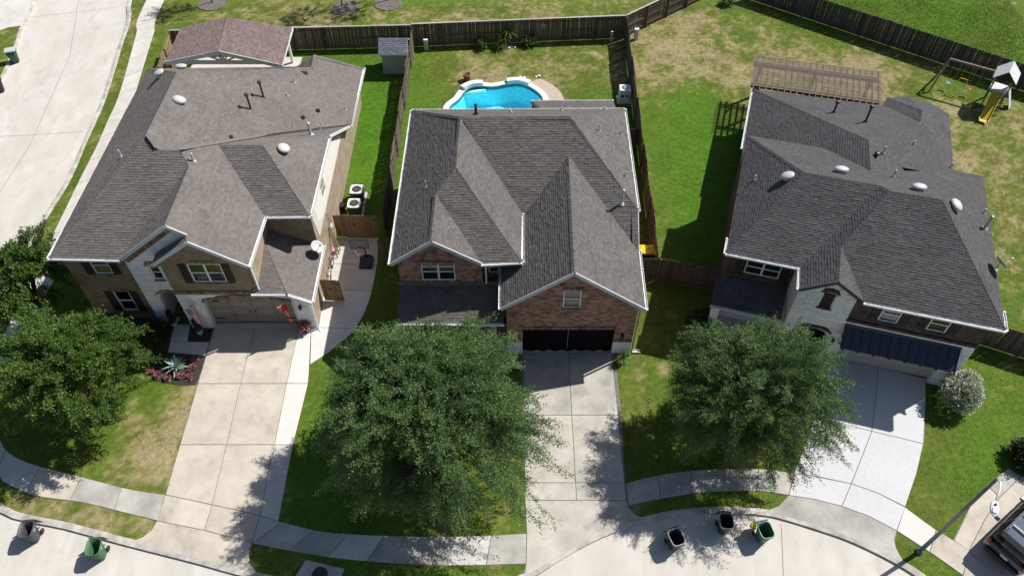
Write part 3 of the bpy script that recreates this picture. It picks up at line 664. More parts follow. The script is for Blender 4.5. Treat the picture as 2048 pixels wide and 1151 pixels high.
def roof(house, V, faces, caps, m_sh, seed, deck=None, soff=.2, vals=()):
    rng = random.Random(seed); d = MB(); s = MB(); c = MB()
    for f in faces:
        P = [Vector(V[k]) for k in f]; cc_, nn = fitplane(P)
        nv = Vector((0, 0, 0))
        for i in range(len(P)): nv += (P[i - 1] - cc_).cross(P[i] - cc_)
        if nv.z < 0: P = P[::-1]
        P2 = [p - nn * ((p - cc_).dot(nn)) for p in P]
        shingles(s, P2, rng)
        k = len(P); X = Vector((0, 0, 1)).cross(nn).normalized(); Yv = nn.cross(X)
        tri = tessellate_polygon([[Vector(((p - cc_).dot(X), (p - cc_).dot(Yv), 0)) for p in P]])
        top = [p - Vector((0, 0, .03)) for p in P2]; bot = [p - Vector((0, 0, .03 + soff)) for p in P2]
        d.add(top + bot, [tuple(t) for t in tri] + [tuple(i + k for i in t)[::-1] for t in tri] + [(i, (i + 1) % k, (i + 1) % k + k, i + k) for i in range(k)])
    r = d.build('roof', deck or m_sh, house)
    s.build('shingles', m_sh, r, kind='stuff')
    for a, b in caps: hipcap(c, V[a], V[b], rng)
    for a, b in vals: valley(c, V[a], V[b])
    if caps: c.build('ridge_cap', m_sh, r, kind='stuff')
    return r
class Wall:
    """vertical wall plane: p0 -> p1 is left to right seen from outside; coordinates (s, z)"""
    def __init__(s, p0, p1):
        s.p0 = Vector((p0[0], p0[1], 0)); s.d = (Vector((p1[0], p1[1], 0)) - s.p0); s.L = s.d.length; s.d.normalize(); s.n = Vector((s.d.y, -s.d.x, 0))
    def px(s, u, v, off=0.0):
        q = Pl(u, v, s.p0 + s.n * off, s.n); return ((q - s.p0).dot(s.d), q.z)
    def at(s, a, z, o=0.0): return s.p0 + s.d * a + Vector((0, 0, z)) + s.n * o
def wallmesh(house, w_, poly, holes, m, name='wall', th=0, rev=.14):
    mb = MB(); mb.uv = []; rings = [poly] + holes; flat = [q for r in rings for q in r]
    tri = tessellate_polygon([[Vector((a, b, 0)) for a, b in r] for r in rings])
    vs = [w_.at(a, b) for a, b in flat]; fs = []
    for t in tri:
        q = [flat[i] for i in t]; ar = (q[1][0] - q[0][0]) * (q[2][1] - q[0][1]) - (q[2][0] - q[0][0]) * (q[1][1] - q[0][1])
        t = tuple(t) if ar > 0 else tuple(t)[::-1]; fs.append(t); mb.uv.append([flat[i] for i in t])
    mb.add(vs, fs)
    for ri, r in enumerate(rings):
        k = len(r); s = 1 if sum(r[i - 1][0] * r[i][1] - r[i][0] * r[i - 1][1] for i in range(k)) > 0 else -1
        dp = th if ri == 0 else rev
        if not dp: continue
        for i in range(k):
            a = r[i - 1]; b = r[i]; f = [w_.at(*a), w_.at(*b), w_.at(*b, -dp), w_.at(*a, -dp)]; uvq = [a, b, (b[0] + dp, b[1]), (a[0] + dp, a[1])]
            if (ri == 0) == (s > 0): f = f[::-1]; uvq = uvq[::-1]
            mb.add(f, [(0, 1, 2, 3)]); mb.uv.append(uvq)
    return mb.build(name, m, house)
def rect(s0, s1, z0, z1): return [(s0, z0), (s1, z0), (s1, z1), (s0, z1)]
def arch(s0, s1, z0, z1, rise, n=8):
    m = (s0 + s1) / 2; h = (s1 - s0) / 2
    return [(s0, z0), (s1, z0)] + [(m + h * math.cos(math.pi * i / n), z1 + rise * math.sin(math.pi * i / n)) for i in range(n + 1)]
def window(house, w_, s0, s1, z0, z1, nx=1, sash=True, shut=0, blind=True, sill=True, m_sill=None):
    f = MB(); fr = .06; o = -.05
    def bar(a0, a1, b0, b1, out=o, dp=.07): 
        mb_c = w_.at((a0 + a1) / 2, (b0 + b1) / 2, out); M = Matrix((w_.d, w_.n, Vector((0, 0, 1)))).transposed()
        f.box(mb_c, (a1 - a0, dp, b1 - b0), M)
    bar(s0, s0 + fr, z0, z1); bar(s1 - fr, s1, z0, z1); bar(s0 + fr, s1 - fr, z0, z0 + fr); bar(s0 + fr, s1 - fr, z1 - fr, z1)
    cw = (s1 - s0 - 2 * fr) / nx
    for k in range(1, nx): bar(s0 + fr + cw * k - .05, s0 + fr + cw * k + .05, z0 + fr, z1 - fr)
    zm = (z0 + z1) / 2
    if sash:
        for k in range(nx):
            a0 = s0 + fr + cw * k + (.05 if k else 0); a1 = s0 + fr + cw * (k + 1) - (.05 if k < nx - 1 else 0); bar(a0, a1, zm - .025, zm + .025, o - .004)
    wn = f.build('window', m_white, house)
    for k in range(nx):
        for z_a, z_b in (((z0 + fr, zm), (zm, z1 - fr)) if sash else ((z0 + fr, z1 - fr),)):
            a0 = s0 + fr + cw * k; a1 = a0 + cw; g = MB(); g.add([w_.at(a0, z_a, -.07), w_.at(a1, z_a, -.07), w_.at(a1, z_b, -.07), w_.at(a0, z_b, -.07)], [(0, 1, 2, 3)]); g.build('pane', m_glass, wn)
    b = MB(); zb = z0
    b.add([w_.at(s0, zb, -.13), w_.at(s1, zb, -.13), w_.at(s1, z1, -.13), w_.at(s0, z1, -.13)], [(0, 1, 2, 3)])
    if blind:
        k = int((z1 - z0) / .06)
        for i in range(k):
            z = z0 + (i + .5) * (z1 - z0) / k; M = Matrix((w_.d, w_.n, Vector((0, 0, 1)))).transposed() @ Matrix.Rotation(.7, 3, 'X')
            b.box(w_.at((s0 + s1) / 2, z, -.11), (s1 - s0 - .04, .045, .003), M)
    b.build('blind', m_blind if blind else m_dark, wn)  # with no blind, a dark sheet stands in for the unlit room
    if sill:
        sb = MB(); k = max(2, int((s1 - s0 + .1) / .075))
        for i in range(k): 
            a = s0 - .05 + (i + .5) * (s1 - s0 + .1) / k; M = Matrix((w_.d, w_.n, Vector((0, 0, 1)))).transposed()
            sb.box(w_.at(a, z0 - .05, .02), ((s1 - s0 + .1) / k - .008, .1, .09), M)
        sb.build('sill', m_sill or m_soldier, wn)
    for sd in ((-1, 1) if shut else ()):
        sh = MB(); M = Matrix((w_.d, w_.n, Vector((0, 0, 1)))).transposed(); c = (s0 - shut / 2 - .03) if sd < 0 else (s1 + shut / 2 + .03)
        for k in range(3): sh.box(w_.at(c + (k - 1) * shut / 3, zm, .03), (shut / 3 - .012, .035, z1 - z0 + .04), M)
        for zz in (z0 + .25, z1 - .25): sh.box(w_.at(c, zz, .055), (shut - .02, .025, .1), M)
        sh.build('shutter', m_shutter, house)
    return wn
def soldier(house, w_, s0, s1, z, h=.2, m=None, curve=None, out=.03):
    """row of upright bricks; curve(s) lifts it into an arch"""
    mb = MB(); k = max(1, int((s1 - s0) / .085)); M0 = Matrix((w_.d, w_.n, Vector((0, 0, 1)))).transposed(); rng = random.Random(int(s0 * 97 + z * 31))
    for i in range(k):
        a = s0 + (i + .5) * (s1 - s0) / k; zz = z + (curve(a)[0] if curve else 0); t = curve(a)[1] if curve else 0
        mb.box(w_.at(a, zz + h / 2, out - .04 + rng.uniform(0, .012)), ((s1 - s0) / k - .012, .1, h), M0 @ Matrix.Rotation(-t, 3, 'Y'))
    return mb.build('soldier_course', m or m_soldier, house)
UNIT = None
def stones(wall_obj, w_, poly, holes, seed, rows=(.2, .3), ws=(.32, .62), m=None):
    """squared limestone blocks, each its own piece, standing a little proud of the mortar"""
    global UNIT
    if UNIT is None:
        bm = bmesh.new(); bmesh.ops.create_cube(bm, size=1.0); bmesh.ops.bevel(bm, geom=[e for e in bm.edges], offset=.035, segments=1, affect='EDGES')
        UNIT = bpy.data.meshes.new('stone_block'); bm.to_mesh(UNIT); bm.free(); UNIT.materials.append(m_stone)
    rng = random.Random(seed); z = min(b for a, b in poly); z1 = max(b for a, b in poly); a0 = min(a for a, b in poly); a1 = max(a for a, b in poly)
    def ok(x0, x1, y0, y1):
        pts = [(x, y) for x in (x0 + .01, (x0 + x1) / 2, x1 - .01) for y in (y0 + .01, (y0 + y1) / 2, y1 - .01)]
        return all(inside1(x, y, poly) for x, y in pts) and not any(inside1(x, y, h) for x, y in pts for h in holes)
    cnt = 0
    while z < z1 - .05:
        h = min(rng.uniform(*rows), z1 - z); x = a0 + .004
        while x < a1 - .03:
            wd = min(rng.uniform(*ws), a1 - x)
            for k in (1, .75, .5, .3, .15):
                if ok(x, x + wd * k, z, z + h): wd *= k; break
            else:
                x += .06; continue
            dp = .05 + rng.uniform(0, .018); M = Matrix((w_.d, w_.n, Vector((0, 0, 1)))).transposed().to_4x4() @ Matrix.Diagonal((wd - .012, dp, h - .012, 1))
            M = Matrix.Translation(w_.at(x + wd / 2, z + h / 2, dp / 2 - .012)) @ M; link_mesh('stone', UNIT, wall_obj, M); cnt += 1; x += wd
        z += h
    return cnt
def vent_oval(house, p, n, ax=(.42, .34), h=.16):
    ax = (ax[0] * .86, ax[1] * .86)
    """low mushroom roof vent with an oval cap"""
    mb = MB(); p = Vector(p); M = Matrix.Rotation(0, 3, 'Z'); q = Vector((0, 0, 1)).rotation_difference((n * .6 + Vector((0, 0, .4))).normalized()).to_matrix()
    r = MB(); r.lathe([(.2, -.1), (.2, .16), (.19, .2)], p, 14, q); f = r.build('roof_vent', m_vent, house)
    mb.lathe([(1.0, .17), (1.03, .20), (.98, .25), (.8, .30), (.45, .335), (.05, .345)], p, 20, q @ Matrix.Diagonal((ax[0], ax[1], 1))); mb.build('cap', m_vent, f, True)
def vent_pipe(house, p, h, r=.045, m=None, cap=0, n=None):
    mb = MB(); p = Vector(p); mb.tube([p - V3(0, 0, .1), p + V3(0, 0, h)], r, 8); o = mb.build('vent_pipe', m or m_vent, house, False)
    fl = MB(); fl.lathe([(r * 2.8, -.02), (r * 2.2, .05), (r * 1.2, .12)], p, 10); fl.build('flashing', m_vent if not m else m, o)
    if cap:
        c = MB(); c.lathe([(cap * .6, h - .02), (cap, h + .03), (cap * 1.05, h + .12), (cap * .7, h + .17), (.02, h + .19)], p, 12); c.build('cap', m or m_vent, o)
def turbine(house, p):
    mb = MB(); p = Vector(p); mb.lathe([(.09, -.1), (.09, .12), (.13, .14), (.15, .2), (.12, .27), (.02, .3)], p, 12); mb.build('exhaust_hood', m_black, house)
def downspout(house, pts, m=None):
    mb = MB(); mb.tube(pts, .055, 4); return mb.build('downspout', m or m_white, house)
def wall_lamp(house, w_, s, z, m=None):
    mb = MB(); M = Matrix((w_.d, w_.n, Vector((0, 0, 1)))).transposed(); mb.box(w_.at(s, z, .02), (.12, .03, .25), M); mb.beam(w_.at(s, z + .08, .02), w_.at(s, z + .12, .16), .03, .03)
    mb.lathe([(.03, .12), (.1, .07), (.095, .05), (.08, -.16), (.04, -.2)], w_.at(s, z, .18), 8); mb.build('wall_lamp', m_black, house)
def dish(loc, aim, label, r=.42):
    t = thing('satellite_dish', label, 'satellite dish', tuple(loc)); loc = Vector(loc); aim = Vector(aim).normalized(); c = loc + V3(0, 0, .55); q = Vector((0, 0, 1)).rotation_difference(aim).to_matrix()
    mb = MB(); mb.lathe([(.02, 0), (r * .5, .03), (r * .85, .08), (r, .12), (r * 1.01, .135), (r * .83, .1), (r * .5, .055), (.02, .03)], c, 24, q); mb.build('reflector', m_vent, t, True)
    mb = MB(); mb.tube([loc - V3(0, 0, .08), loc + V3(0, 0, .3), c - aim * .05], .025, 6); mb.box(loc, (.25, .2, .03)); mb.build('mast', m_metal, t)
    mb = MB(); b = c - q @ Vector((0, r, -.1)); e = c + aim * .55 - q @ Vector((0, r * .35, 0)); mb.tube([c - q @ Vector((0, r * .95, -.1)), e], .016, 5); mb.build('feed_arm', m_metal, t)
    mb = MB(); mb.box(e, (.09, .09, .13)); mb.build('receiver', m_vent, t)

# ============================================================ tan brick house
HL = thing('tan_brick_house', 'tan brick two storey house with white stone entry, flags and brown shingle roof', 'house', (-17, 34, 0))
VL = dict(A=(-23.72, 26.57, 5.6), B=(-23.55, 42.95, 5.5), t1=(-19.07, 37.65, 8.97), t2=(-19.21, 31.92, 8.97), h2=(-18.72, 31.36, 8.63), h3=(-17.28, 31.33, 8.63), h4=(-16.77, 30.57, 8.2),
          k0=(-20.1, 26.46, 5.6), pk1=(-16.87, 26.37, 8.16), n1=(-16.02, 26.36, 7.54), pk2=(-15.94, 25.96, 7.46), k2r=(-13.41, 26.0, 5.6), e2=(-13.28, 29.54, 5.6),
          m1=(-15.94, 32.86, 7.67), m2=(-13.53, 32.87, 7.66), m3=(-10.87, 29.58, 5.6), m4=(-10.8, 36.16, 5.6), m5=(-10.54, 40.35, 3.0), c1=(-13.26, 43.89, 4.96), c2=(-13.27, 45.25, 5.0), c3=(-10.42, 46.65, 3.0),
          nb=(-14.2, 43.6, 5.3), ne=(-12.9, 47.0, 3.4), cw=(-15.6, 45.4, 3.35), k2l=(-18.25, 25.96, 5.75), k2b=(-16.02, 26.42, 7.54), k2c=(-18.2, 26.75, 5.8))
c_, n_ = fitplane([VL['t1'], VL['t2'], VL['m5'], VL['c3']]); BIGc, BIGn = c_, n_
cs_, ns_ = fitplane([VL['m1'], VL['m2'], VL['m4'], VL['m5']])
def both(x):      # point at x on the valley of the two planes
    A2 = np.array([[n_.y, n_.z], [ns_.y, ns_.z]]); b2 = np.array([c_.dot(n_) - n_.x * x, cs_.dot(ns_) - ns_.x * x]); y_, z_ = np.linalg.solve(A2, b2); return (x, float(y_), float(z_))
VL['vb'] = both(-14.2); VL['m5'] = both(-10.54); VL['h3'] = both(-17.3) if abs(both(-17.3)[2] - 8.63) < .3 else VL['h3']
roof(HL, VL, [['A', 't2', 't1', 'B'], ['A', 'k0', 'h4', 'h3', 'h2', 't2'], ['k0', 'pk1', 'h4'], ['pk1', 'n1', 'pk2', 'k2r', 'e2', 'm1', 'h3', 'h4'], ['m1', 'e2', 'm3', 'm2'], ['m2', 'm3', 'm4'],
              ['t1', 't2', 'h2', 'h3', 'vb', 'm5', 'c3', 'c2', 'c1'], ['h3', 'm1', 'm2', 'm4', 'm5', 'vb'], ['t1', 'c1', 'nb', 'B'], ['c1', 'c2', 'cw'], ['c2', 'c3', 'ne'], ['pk2', 'n1', 'k2c', 'k2l']],
     [('A', 't2'), ('t1', 't2'), ('t2', 'h2'), ('h2', 'h3'), ('h3', 'h4'), ('h4', 'pk1'), ('h3', 'm1'), ('m1', 'm2'), ('m2', 'm3'), ('t1', 'B'), ('t1', 'c1'), ('c1', 'c2'), ('c2', 'c3'), ('m2', 'm4')], m_shL, 11, vals=[('h3', 'vb'), ('vb', 'm5')])
gutter(HL, VL['A'], VL['k0'], (0, -1)); gutter(HL, VL['e2'], VL['m3'], (0, -1)); gutter(HL, VL['k2r'], VL['e2'], (1, 0)); gutter(HL, VL['m3'], VL['m4'], (1, 0)); gutter(HL, VL['m5'], VL['c3'], (1, 0)); gutter(HL, VL['A'], V3(-23.58, 33, 5.5), (-1, 0))
rake(HL, VL['k0'], VL['pk1'], (0, -1)); rake(HL, VL['pk1'], VL['n1'], (0, -1)); rake(HL, VL['k2l'], VL['pk2'], (0, -1)); rake(HL, VL['pk2'], VL['k2r'], (0, -1)); rake(HL, VL['m4'], VL['m5'], (1, 0), m_white, .16)
# garage roof, one storey
VG = dict(a=(-13.75, 26.0, 3.4), b=(-11.92, 26.0, 3.4), c=(-10.72, 25.95, 2.8), d=(-10.72, 29.95, 2.8), e=(-13.6, 29.95, 4.24), g=(-13.75, 28.6, 4.1), hp=(-13.3, 28.6, 4.09))
roof(HL, VG, [['a', 'b', 'hp', 'g'], ['b', 'c', 'd', 'e', 'hp'], ['g', 'hp', 'e']], [('b', 'hp')], m_shL, 12)
gutter(HL, VG['a'], VG['b'], (0, -1)); gutter(HL, VG['b'], VG['c'], (0, -1)); gutter(HL, VG['c'], VG['d'], (1, 0))
# walls
w1 = Wall((-23.5, 26.98), (-20.0, 26.98))
ha = (*[w1.px(174, 517)[0], w1.px(228, 547)[0]], w1.px(228, 547)[1], w1.px(174, 517)[1] + .1); hb = (w1.px(224, 582)[0], w1.px(256, 582)[0], w1.px(247, 620)[1], w1.px(224, 582)[1])
wallmesh(HL, w1, rect(0, w1.L, 0, 5.5), [rect(*ha), rect(*hb)], m_brickL); window(HL, w1, *ha, shut=.42); window(HL, w1, *hb, shut=.42)
soldier(HL, w1, ha[0] - .1, ha[1] + .1, ha[3] + .01); soldier(HL, w1, hb[0] - .1, hb[1] + .1, hb[3] + .01)
w2 = Wall((-20.0, 26.72), (-15.4, 26.72))                     # white stone entry gable
hs = (w2.px(295, 531)[0], w2.px(312, 531)[0] + .12, w2.px(308, 558)[1], w2.px(295, 531)[1]); s_o = w2.px(318, 640)[0]
ar = arch(.72, 1.78, 0, 2.15, .45)
pol2 = [(0, 0), (4.6, 0), (4.6, 6.8), (3.9, 7.35), (3.13, 7.95), (0, 5.5)]
wo = wallmesh(HL, w2, pol2, [rect(*hs), ar], m_mortar, 'stone_wall', rev=.3); stones(wo, w2, [(0, 0), (2.0, 0), (2.0, 5.4), (4.3, 7.0), (3.9, 7.3), (3.13, 7.85), (0, 5.42)], [rect(hs[0] - .02, hs[1] + .02, hs[2] - .12, hs[3] + .28), ar], 3)
window(HL, w2, *hs, blind=True)
soldier(HL, w2, hs[0] - .12, hs[1] + .12, hs[3] + .02, .26, curve=lambda a: (.1 - abs(a - (hs[0] + hs[1]) / 2) * .25, (a - (hs[0] + hs[1]) / 2) * 1.1), out=.06)
soldier(HL, w2, .6, 1.9, 2.2, .24, curve=lambda a: (.45 * math.sqrt(max(0, 1 - ((a - 1.25) / .66) ** 2)), (a - 1.25) * 1.1), out=.06)
# frieze of brick under the entry rake
sf = MB()
for k in range(44):
    t = k / 44; p = w2.at(.1 + 3.0 * t, 5.28 + 2.36 * t, .07); M = Matrix((w2.d, w2.n, Vector((0, 0, 1)))).transposed() @ Matrix.Rotation(-.66, 3, 'Y'); sf.box(p, (.07, .08, .3), M)
sf.build('soldier_course', m_soldier, HL)
w2s = Wall((-20.0, 26.98), (-20.0, 26.72)); wallmesh(HL, w2s, rect(0, w2s.L, 0, 5.4), [], m_mortar, 'stone_return', th=.05)
mb = MB(); mb.box((-18.7, 28.2, 1.4), (1.5, .08, 2.8)); mb.box((-19.45, 27.5, 1.4), (.08, 1.4, 2.9)); mb.box((-18.0, 27.5, 1.4), (.08, 1.4, 2.9)); mb.box((-18.7, 27.5, 2.9), (1.6, 1.5, .1)); mb.build('porch_recess', m_mortar, HL)
dr = MB(); dr.box((-18.7, 28.13, 1.05), (.95, .06, 2.1)); dr.build('front_door', m_shutter, HL)
w3 = Wall((-18.03, 26.27), (-10.98, 26.27))                  # garage and brick gable
hw = (w3.px(371.5, 528)[0], w3.px(455.5, 564)[0], w3.px(391, 564)[1], w3.px(371.5, 528)[1])
ga = [(1.27, 0), (6.04, 0)] + [(3.655 + 2.385 * (1 - i / 6), 2.3 + .42 * (1 - (1 - i / 6) ** 2)) for i in range(13)]
lowp = [(0, 0), (w3.L, 0), (w3.L, 2.62), (6.1, 3.15), (4.55, 3.15), (4.55, 3.05), (0, 3.05)]
lw = wallmesh(HL, w3, lowp, [ga], m_mortar, 'stone_wall', rev=.35)
ring = [(s * 1.0, z) for s, z in [(1.17, -.1), (6.14, -.1)] + [(3.655 + 2.5 * (1 - i / 6), 2.5 + .42 * (1 - (1 - i / 6) ** 2)) for i in range(13)]]
stones(lw, w3, lowp, [ring], 5)
def garc(a):
    x = max(-1, min(1, (a - 3.655) / 2.42)); return (.42 * (1 - x * x), x * .33)
soldier(HL, w3, 1.25, 6.06, 2.31, .25, curve=garc, out=.065); soldier(HL, w3, 0, 4.55, 3.06, .22, out=.06)
pk = lambda s: 5.62 + (s - 0) * .8
gabp = [(0, 3.05), (4.5, 3.05), (4.5, 5.45), (2.09, 7.3), (0, 5.75)]
wallmesh(HL, w3, gabp, [rect(*hw)], m_brickL); window(HL, w3, *hw, nx=2, shut=.42); soldier(HL, w3, hw[0] + .2, hw[1] - .2, hw[3] + .05, .2)
w3w = Wall((-18.03, 27.9), (-18.03, 26.27)); wallmesh(HL, w3w, rect(0, w3w.L, 0, 5.7), [], m_brickL)
wge = Wall((-13.5, 26.27), (-13.5, 29.9)); wallmesh(HL, wge, rect(0, wge.L, 2.8, 5.5), [], m_brickE)
wms = Wall((-13.5, 29.9), (-10.98, 29.9)); wallmesh(HL, wms, rect(0, wms.L, 2.7, 5.5), [], m_brickL)
we = Wall((-10.98, 26.27), (-10.98, 46.6)); ey = lambda y: y - 26.27
bt = (ey(X_ := 33.2), 3.4)
hwin = None
pole_ = [(0, 0), (20.33, 0), (20.33, 2.9), (14.0, 2.95), (9.9, 5.45), (3.66, 5.45), (3.66, 2.7), (0, 2.7)]
wallmesh(HL, we, pole_, [], m_brickE)
ws_ = Wall((-10.955, 26.27), (-10.955, 46.6))
f0 = ws_.px(640, 473); f1 = ws_.px(694, 272)
wh = (ws_.px(642, 365)[0] - .35, ws_.px(642, 365)[0] + .55, 3.75, 4.85)
wallmesh(HL, ws_, [(3.72, 5.4), (f0[0], f0[1]), (f1[0], max(3.0, f1[1])), (13.6, 3.1), (9.85, 5.4)], [rect(*wh)], m_siding, 'siding', th=.02); window(HL, ws_, *wh, sill=False)
lap = MB()
for k in range(13):
    z = 3.2 + k * .18; a0 = 4.6 + max(0, (3.8 - z)) * 1.5; a1 = 13.4 - (z - 3.1) * 1.6
    for b0, b1 in (((a0, wh[0] - .03), (wh[1] + .03, a1)) if wh[2] < z < wh[3] else ((a0, a1),)):
        if b1 > b0: lap.beam(ws_.at(b0, z, .012), ws_.at(b1, z, .012), .012, .02)
lap.build('lap_edge', m_siding, HL)
gd = MB(); gy = 26.62
for r_ in range(4):
    for k in range(4):
        gd.box((-16.79 + 1.2 * (k + .5), gy, .09 + .68 * (r_ + .5)), (1.18, .05, .66)); gd.box((-16.79 + 1.2 * (k + .5), gy - .03, .09 + .68 * (r_ + .5)), (.95, .02, .46))
for k in range(8): gd.beam((-16.7 + k * .6, gy - .045, .1), (-16.7 + k * .6, gy - .045, 2.7), .02, .01)
gdo = gd.build('garage_door', m_gdoor, HL); hd = MB()
for x in (-14.55, -14.25): MB().box((x, gy - .08, 1.15), (.05, .04, .2)).build('handle', m_black, gdo)
for z in (.5, 2.0):
    for x, s in ((-16.55, 1), (-12.25, -1)): MB().box((x + s * .18, gy - .06, z), (.55, .02, .06)).build('strap_hinge', m_black, gdo)
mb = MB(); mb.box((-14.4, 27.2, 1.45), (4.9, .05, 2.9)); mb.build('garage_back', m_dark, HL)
wall_lamp(HL, w3, .62, 2.0); wall_lamp(HL, w3, 6.5, 2.05)
downspout(HL, [VL['k2r'] and V3(-13.36, 26.12, 5.5), V3(-13.42, 26.2, 5.2), V3(-13.42, 26.2, 3.15)]); downspout(HL, [V3(-10.8, 26.05, 2.7), V3(-10.9, 26.18, 2.5), V3(-10.9, 26.18, .1), V3(-10.8, 26.0, .06)]); downspout(HL, [V3(-20.15, 26.4, 5.5), V3(-20.15, 26.9, 5.2), V3(-20.15, 26.9, .1)])
wb = Wall((-23.4, 43.0), (-23.4, 26.98)); wallmesh(HL, wb, rect(0, wb.L, 0, 5.4), [], m_brickL)
wbk = Wall((-10.98, 46.4), (-15.3, 46.4)); wallmesh(HL, wbk, rect(0, 4.3, 0, 2.9), [], m_brickE)
wbn = Wall((-13.3, 43.0), (-23.4, 43.0)); wallmesh(HL, wbn, rect(0, wbn.L, 0, 5.3), [], m_brickE)
# roof furniture
vent_oval(HL, Pl(358, 205, BIGc, BIGn), BIGn); cm, nm_ = fitplane([VL['m2'], VL['m3'], VL['m4']]); vent_oval(HL, Pl(566, 301, cm, nm_), nm_, (.4, .4))
cw_, nw_ = fitplane([VL['A'], VL['t2'], VL['t1'], VL['B']]); vent_oval(HL, Pl(322, 151, cw_, nw_), nw_, (.4, .36))
cn_, nn_ = fitplane([VL['t1'], VL['c1'], VL['B']]); vent_oval(HL, Pl(363, 139, cn_, nn_), nn_, (.42, .36))
for u, v, h in ((528, 197, 1.1), (503, 222, 1.1)): vent_pipe(HL, Pl(u, v, BIGc, BIGn), h, .06, m_rust, .13)
for u, v, h in ((589, 166, .5), (575, 193, .25), (691, 221, .3), (640, 259, .3), (412, 286, .35), (445, 284, .25)): vent_pipe(HL, Pl(u, v, BIGc, BIGn), h, .035)
cN2, nN2 = fitplane([VL['m2'], VL['m4'], VL['m5']]); vent_pipe(HL, Pl(622, 270, cN2, nN2), .75, .07, m_vent, .1)
for u, v in ((607, 240), (637, 226), (463, 280)): turbine(HL, Pl(u, v, BIGc, BIGn))
vent_pipe(HL, Pl(243, 314, cw_, nw_), .5); cg, ng = fitplane([VL['pk1'], VL['h4'], VL['e2'], VL['k2r']]); vent_pipe(HL, Pl(388, 323, cg, ng), .4, .05, m_vent, .07)

# ============================================================ red brick house
HM = thing('red_brick_house', 'red brick two storey house with two front gables and black screened garage', 'house', (0.5, 32, 0))
gy = 24.25
VM = dict(bl=(-6.09, 38.68, 5.5), br=(6.88, 38.8, 5.5), fr=(6.83, 30.1, 5.5), r1=(-2.83, 34.5, 8.3), r2=(3.2, 34.45, 8.36), fl=(-6.21, 26.25, 5.5), gp=(-3.98, 26.1, 7.34), gr=(-1.53, 26.25, 5.5), wr=(.49, 26.38, 5.5), wb=(.51, 29.8, 5.5),
          w1=(-2.93, 30.52, 8.14), gb=(-3.93, 29.35, 7.41), g1=tuple(Yp(1002, 616, gy)), gk=tuple(Yp(1149, 545, gy)), g2=tuple(Yp(1291, 618, gy)))
rz = VM['gk'][2]; cf, nf = fitplane([VM['r1'], VM['r2'], VM['fr']])
def onf(x, z): return nf, ((cf.z - z) * nf.z + (cf.x - x) * nf.x) / nf.y + cf.y
VM['gb2'] = (3.1, onf(3.1, rz)[1], rz); ez = VM['g2'][2]; VM['fe'] = (6.83, onf(6.83, ez)[1], ez)
xg1, zg1 = VM['g1'][0], VM['g1'][2]; slp = (rz - zg1) / (VM['gk'][0] - xg1); zi = zg1 + slp * (.51 - xg1); VM['fi'] = (.51, onf(.51, zi)[1], zi)
VM['gw'] = (xg1, 26.9, zg1); VM['gw2'] = (.2, 26.9, zg1 + slp * (.2 - xg1)); VM['gw3'] = (.2, VM['fi'][1], zg1 + slp * (.2 - xg1))
roof(HM, VM, [['bl', 'br', 'r2', 'r1'], ['br', 'fr', 'r2'], ['r1', 'r2', 'fr', 'fe', 'gb2', 'fi', 'wb'], ['bl', 'r1', 'w1', 'gb', 'gp', 'fl'], ['gp', 'gb', 'gr'], ['gb', 'w1', 'wr', 'gr'], ['w1', 'r1', 'wb', 'wr'],
              ['g1', 'gk', 'gb2', 'fi', 'gw3', 'gw2', 'gw'], ['g2', 'fe', 'gb2', 'gk']],
     [('bl', 'r1'), ('r1', 'r2'), ('br', 'r2'), ('r2', 'fr'), ('r1', 'w1'), ('w1', 'gb'), ('gb', 'gp'), ('w1', 'wr'), ('gk', 'gb2')], m_shM, 21)
gutter(HM, VM['bl'], VM['br'], (0, 1)); gutter(HM, VM['fl'], VM['bl'], (-1, 0)); gutter(HM, VM['fr'], VM['br'], (1, 0)); gutter(HM, VM['gr'], VM['wr'], (0, -1)); gutter(HM, VM['wr'], VM['wb'], (1, 0))
gutter(HM, VM['g1'], VM['gw'], (-1, 0)); gutter(HM, VM['g2'], VM['fe'], (1, 0)); rake(HM, VM['fe'], VM['fr'], (1, 0))
for a, b in (('fl', 'gp'), ('gp', 'gr'), ('g1', 'gk'), ('gk', 'g2')): rake(HM, VM[a], VM[b], (0, -1))
VP = dict(a=(-6.0, 24.6, 2.66), b=(-.45, 24.6, 2.66), c=(-.45, 26.75, 3.72), d=(-6.0, 26.5, 3.6)); VP['e'] = (-1.4, 26.5, 3.6)
VP['c'] = (-.45, 26.5, 3.6); roof(HM, {k: VP[k] for k in 'abcd'}, [['a', 'b', 'c', 'd']], [], m_shM, 22); gutter(HM, VP['a'], VP['b'], (0, -1))
VQ = dict(a=(1.35, 43.2, 2.75), b=(6.85, 43.25, 2.75), c=(6.85, 38.6, 4.4), d=(3.1, 38.6, 4.4), e=(1.35, 38.6, 2.75)); roof(HM, VQ, [['a', 'b', 'c', 'd'], ['a', 'd', 'e']], [('a', 'd')], m_shM, 23); gutter(HM, VQ['a'], VQ['b'], (0, 1))
v1 = Wall((-5.9, 26.45), (-1.5, 26.45)); hw = (v1.px(841, 527)[0], v1.px(911.7, 560.6)[0], v1.px(911.7, 560.6)[1], v1.px(841, 527)[1])
wallmesh(HM, v1, [(0, 0), (4.4, 0), (4.4, 5.4), (1.95, 7.1), (0, 5.5)], [rect(*hw), rect(1.0, 2.6, .6, 2.1)], m_brickM); window(HM, v1, *hw, nx=2, m_sill=m_soldierM); window(HM, v1, 1.0, 2.6, .6, 2.1, nx=2, m_sill=m_soldierM); soldier(HM, v1, hw[0], hw[1], hw[3] + .03, .2, m_soldierM)
fa = MB(); fa.box((-3.3, 26.42, 3.72), (5.5, .06, .3)); fa.build('flashing', m_shM, HM)
